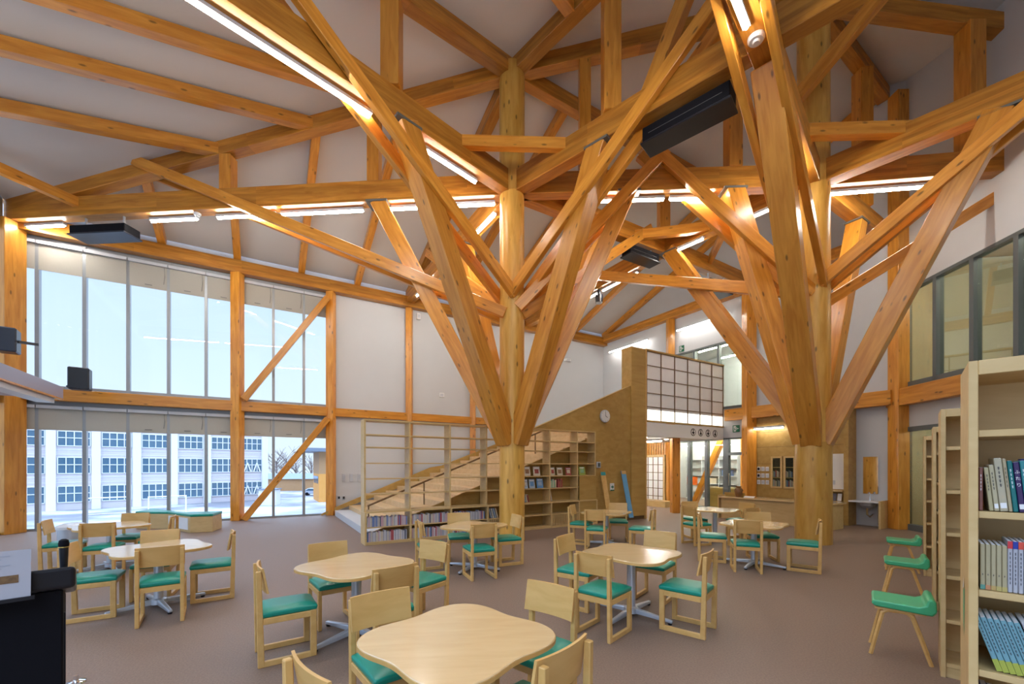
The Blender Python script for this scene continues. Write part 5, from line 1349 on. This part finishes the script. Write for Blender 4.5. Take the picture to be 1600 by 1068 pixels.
for k, (n_, c_) in enumerate(tops):
    def f(o, w, h, c=n_, cc=c_):
        MB().box(-0.0003, w + 0.0003, -0.0008, 0.0, h * 0.86, h + 0.0008).build('spine_head', bm_('top ' + c, cc), o); stroke_spine(ink, 0.15, 0.80, 8)(o, w, h)
    w = 0.0115
    book('library_book', w, 0.15, 0.19, bm_('series grey', (0.42, 0.42, 0.46)), at_shelf(x, 1.027), cang, f'{n_}-topped grey volume on the third board of the nearest tall bookcase', spine=f)
    x += w + 0.0014
x += 0.092
for k in range(3):
    book('library_book', 0.012, 0.15, 0.195, bm_('sky spine', (0.33, 0.43, 0.52)), at_shelf(x, 1.027), cang, 'pale blue volume leaning beside the red-topped ones on the third board', 'pale blue leaning volumes', lean=-24, spine=stroke_spine(ink, 0.2, 0.9, 8)); x += 0.0155
x += 0.02
for k in range(14):
    n_, c_ = (('moss', (0.16, 0.20, 0.06)), ('wine', (0.22, 0.03, 0.05)), ('stone', (0.38, 0.36, 0.32)), ('steel blue', (0.10, 0.17, 0.28)), ('rust', (0.35, 0.12, 0.04)))[k % 5]
    w = 0.016 + 0.003 * (k % 3)
    book('library_book', w, 0.15, 0.17 + 0.012 * (k % 4), bm_(n_, c_), at_shelf(x, 1.027), cang, f'{n_} book farther right on the third board of the nearest tall bookcase', f'{n_} books on the third board', spine=stroke_spine(wht if k % 5 != 2 else ink, 0.4, 0.85, 4)); x += w + 0.0015
    if x > BW - 0.06: break
# fourth board: leaning pale blue and yellow series, then white ones
x = 0.030
for k in range(7):
    book('library_book', 0.0145, 0.15, 0.20, bm_('series blue green', (0.16, 0.33, 0.38)), at_shelf(x + 0.045, 0.724), cang, 'leaning blue and yellow volume of one series on the fourth board', 'blue and yellow leaning series', lean=-17,
         spine=stroke_spine(ink, 0.35, 0.95, 9, None, 0.22, bm_('series lime', (0.36, 0.40, 0.06)))); x += 0.0165
for k in range(5):
    book('library_book', 0.0155, 0.15, 0.205, bm_('series grey', (0.42, 0.42, 0.46)), at_shelf(x + 0.048, 0.724), cang, 'leaning white-grey volume right of the blue and yellow series on the fourth board', 'white-grey leaning series', lean=-17,
         spine=stroke_spine(ink, 0.3, 0.9, 8, None, 0.12, bm_('series ochre', (0.45, 0.30, 0.10)))); x += 0.018
x += 0.06
for k in range(16):
    n_, c_ = (('moss', (0.16, 0.20, 0.06)), ('steel blue', (0.10, 0.17, 0.28)), ('stone', (0.38, 0.36, 0.32)), ('wine', (0.22, 0.03, 0.05)))[k % 4]
    w = 0.017 + 0.003 * (k % 3)
    book('library_book', w, 0.15, 0.18 + 0.01 * (k % 4), bm_(n_, c_), at_shelf(x, 0.724), cang, f'{n_} book farther right on the fourth board of the nearest tall bookcase', f'{n_} books on the fourth board', spine=stroke_spine(wht if k % 4 != 2 else ink, 0.4, 0.85, 4)); x += w + 0.0015
    if x > BW - 0.06: break
# fifth board: a few blue ones just in the picture
x = 0.04
for k in range(8):
    w = 0.018
    book('library_book', w, 0.15, 0.215 - 0.006 * (k % 3), bm_('bright blue', (0.01, 0.06, 0.45)) if k % 2 == 0 else bm_('slate', (0.12, 0.15, 0.18)), at_shelf(x, 0.411), cang, ('bright blue' if k % 2 == 0 else 'slate') + ' book on the fifth board at the bottom right corner', ('blue' if k % 2 == 0 else 'slate') + ' books on the fifth board', spine=stroke_spine(wht, 0.5, 0.9, 4)); x += w + 0.002
# a few papers in the third bookcase
C2 = Vector((4.36, 4.31, 0))
for k, z in enumerate((1.326, 1.026, 0.722, 0.41)):
    book('magazine', 0.012, 0.22, 0.25, 'paper', C2 + CD * 0.04 + CN * 0.02 + UP * (z + 0.001), cang, f'white magazine on the {("second","third","fourth","fifth")[k]} board of the third tall bookcase', lean=4)
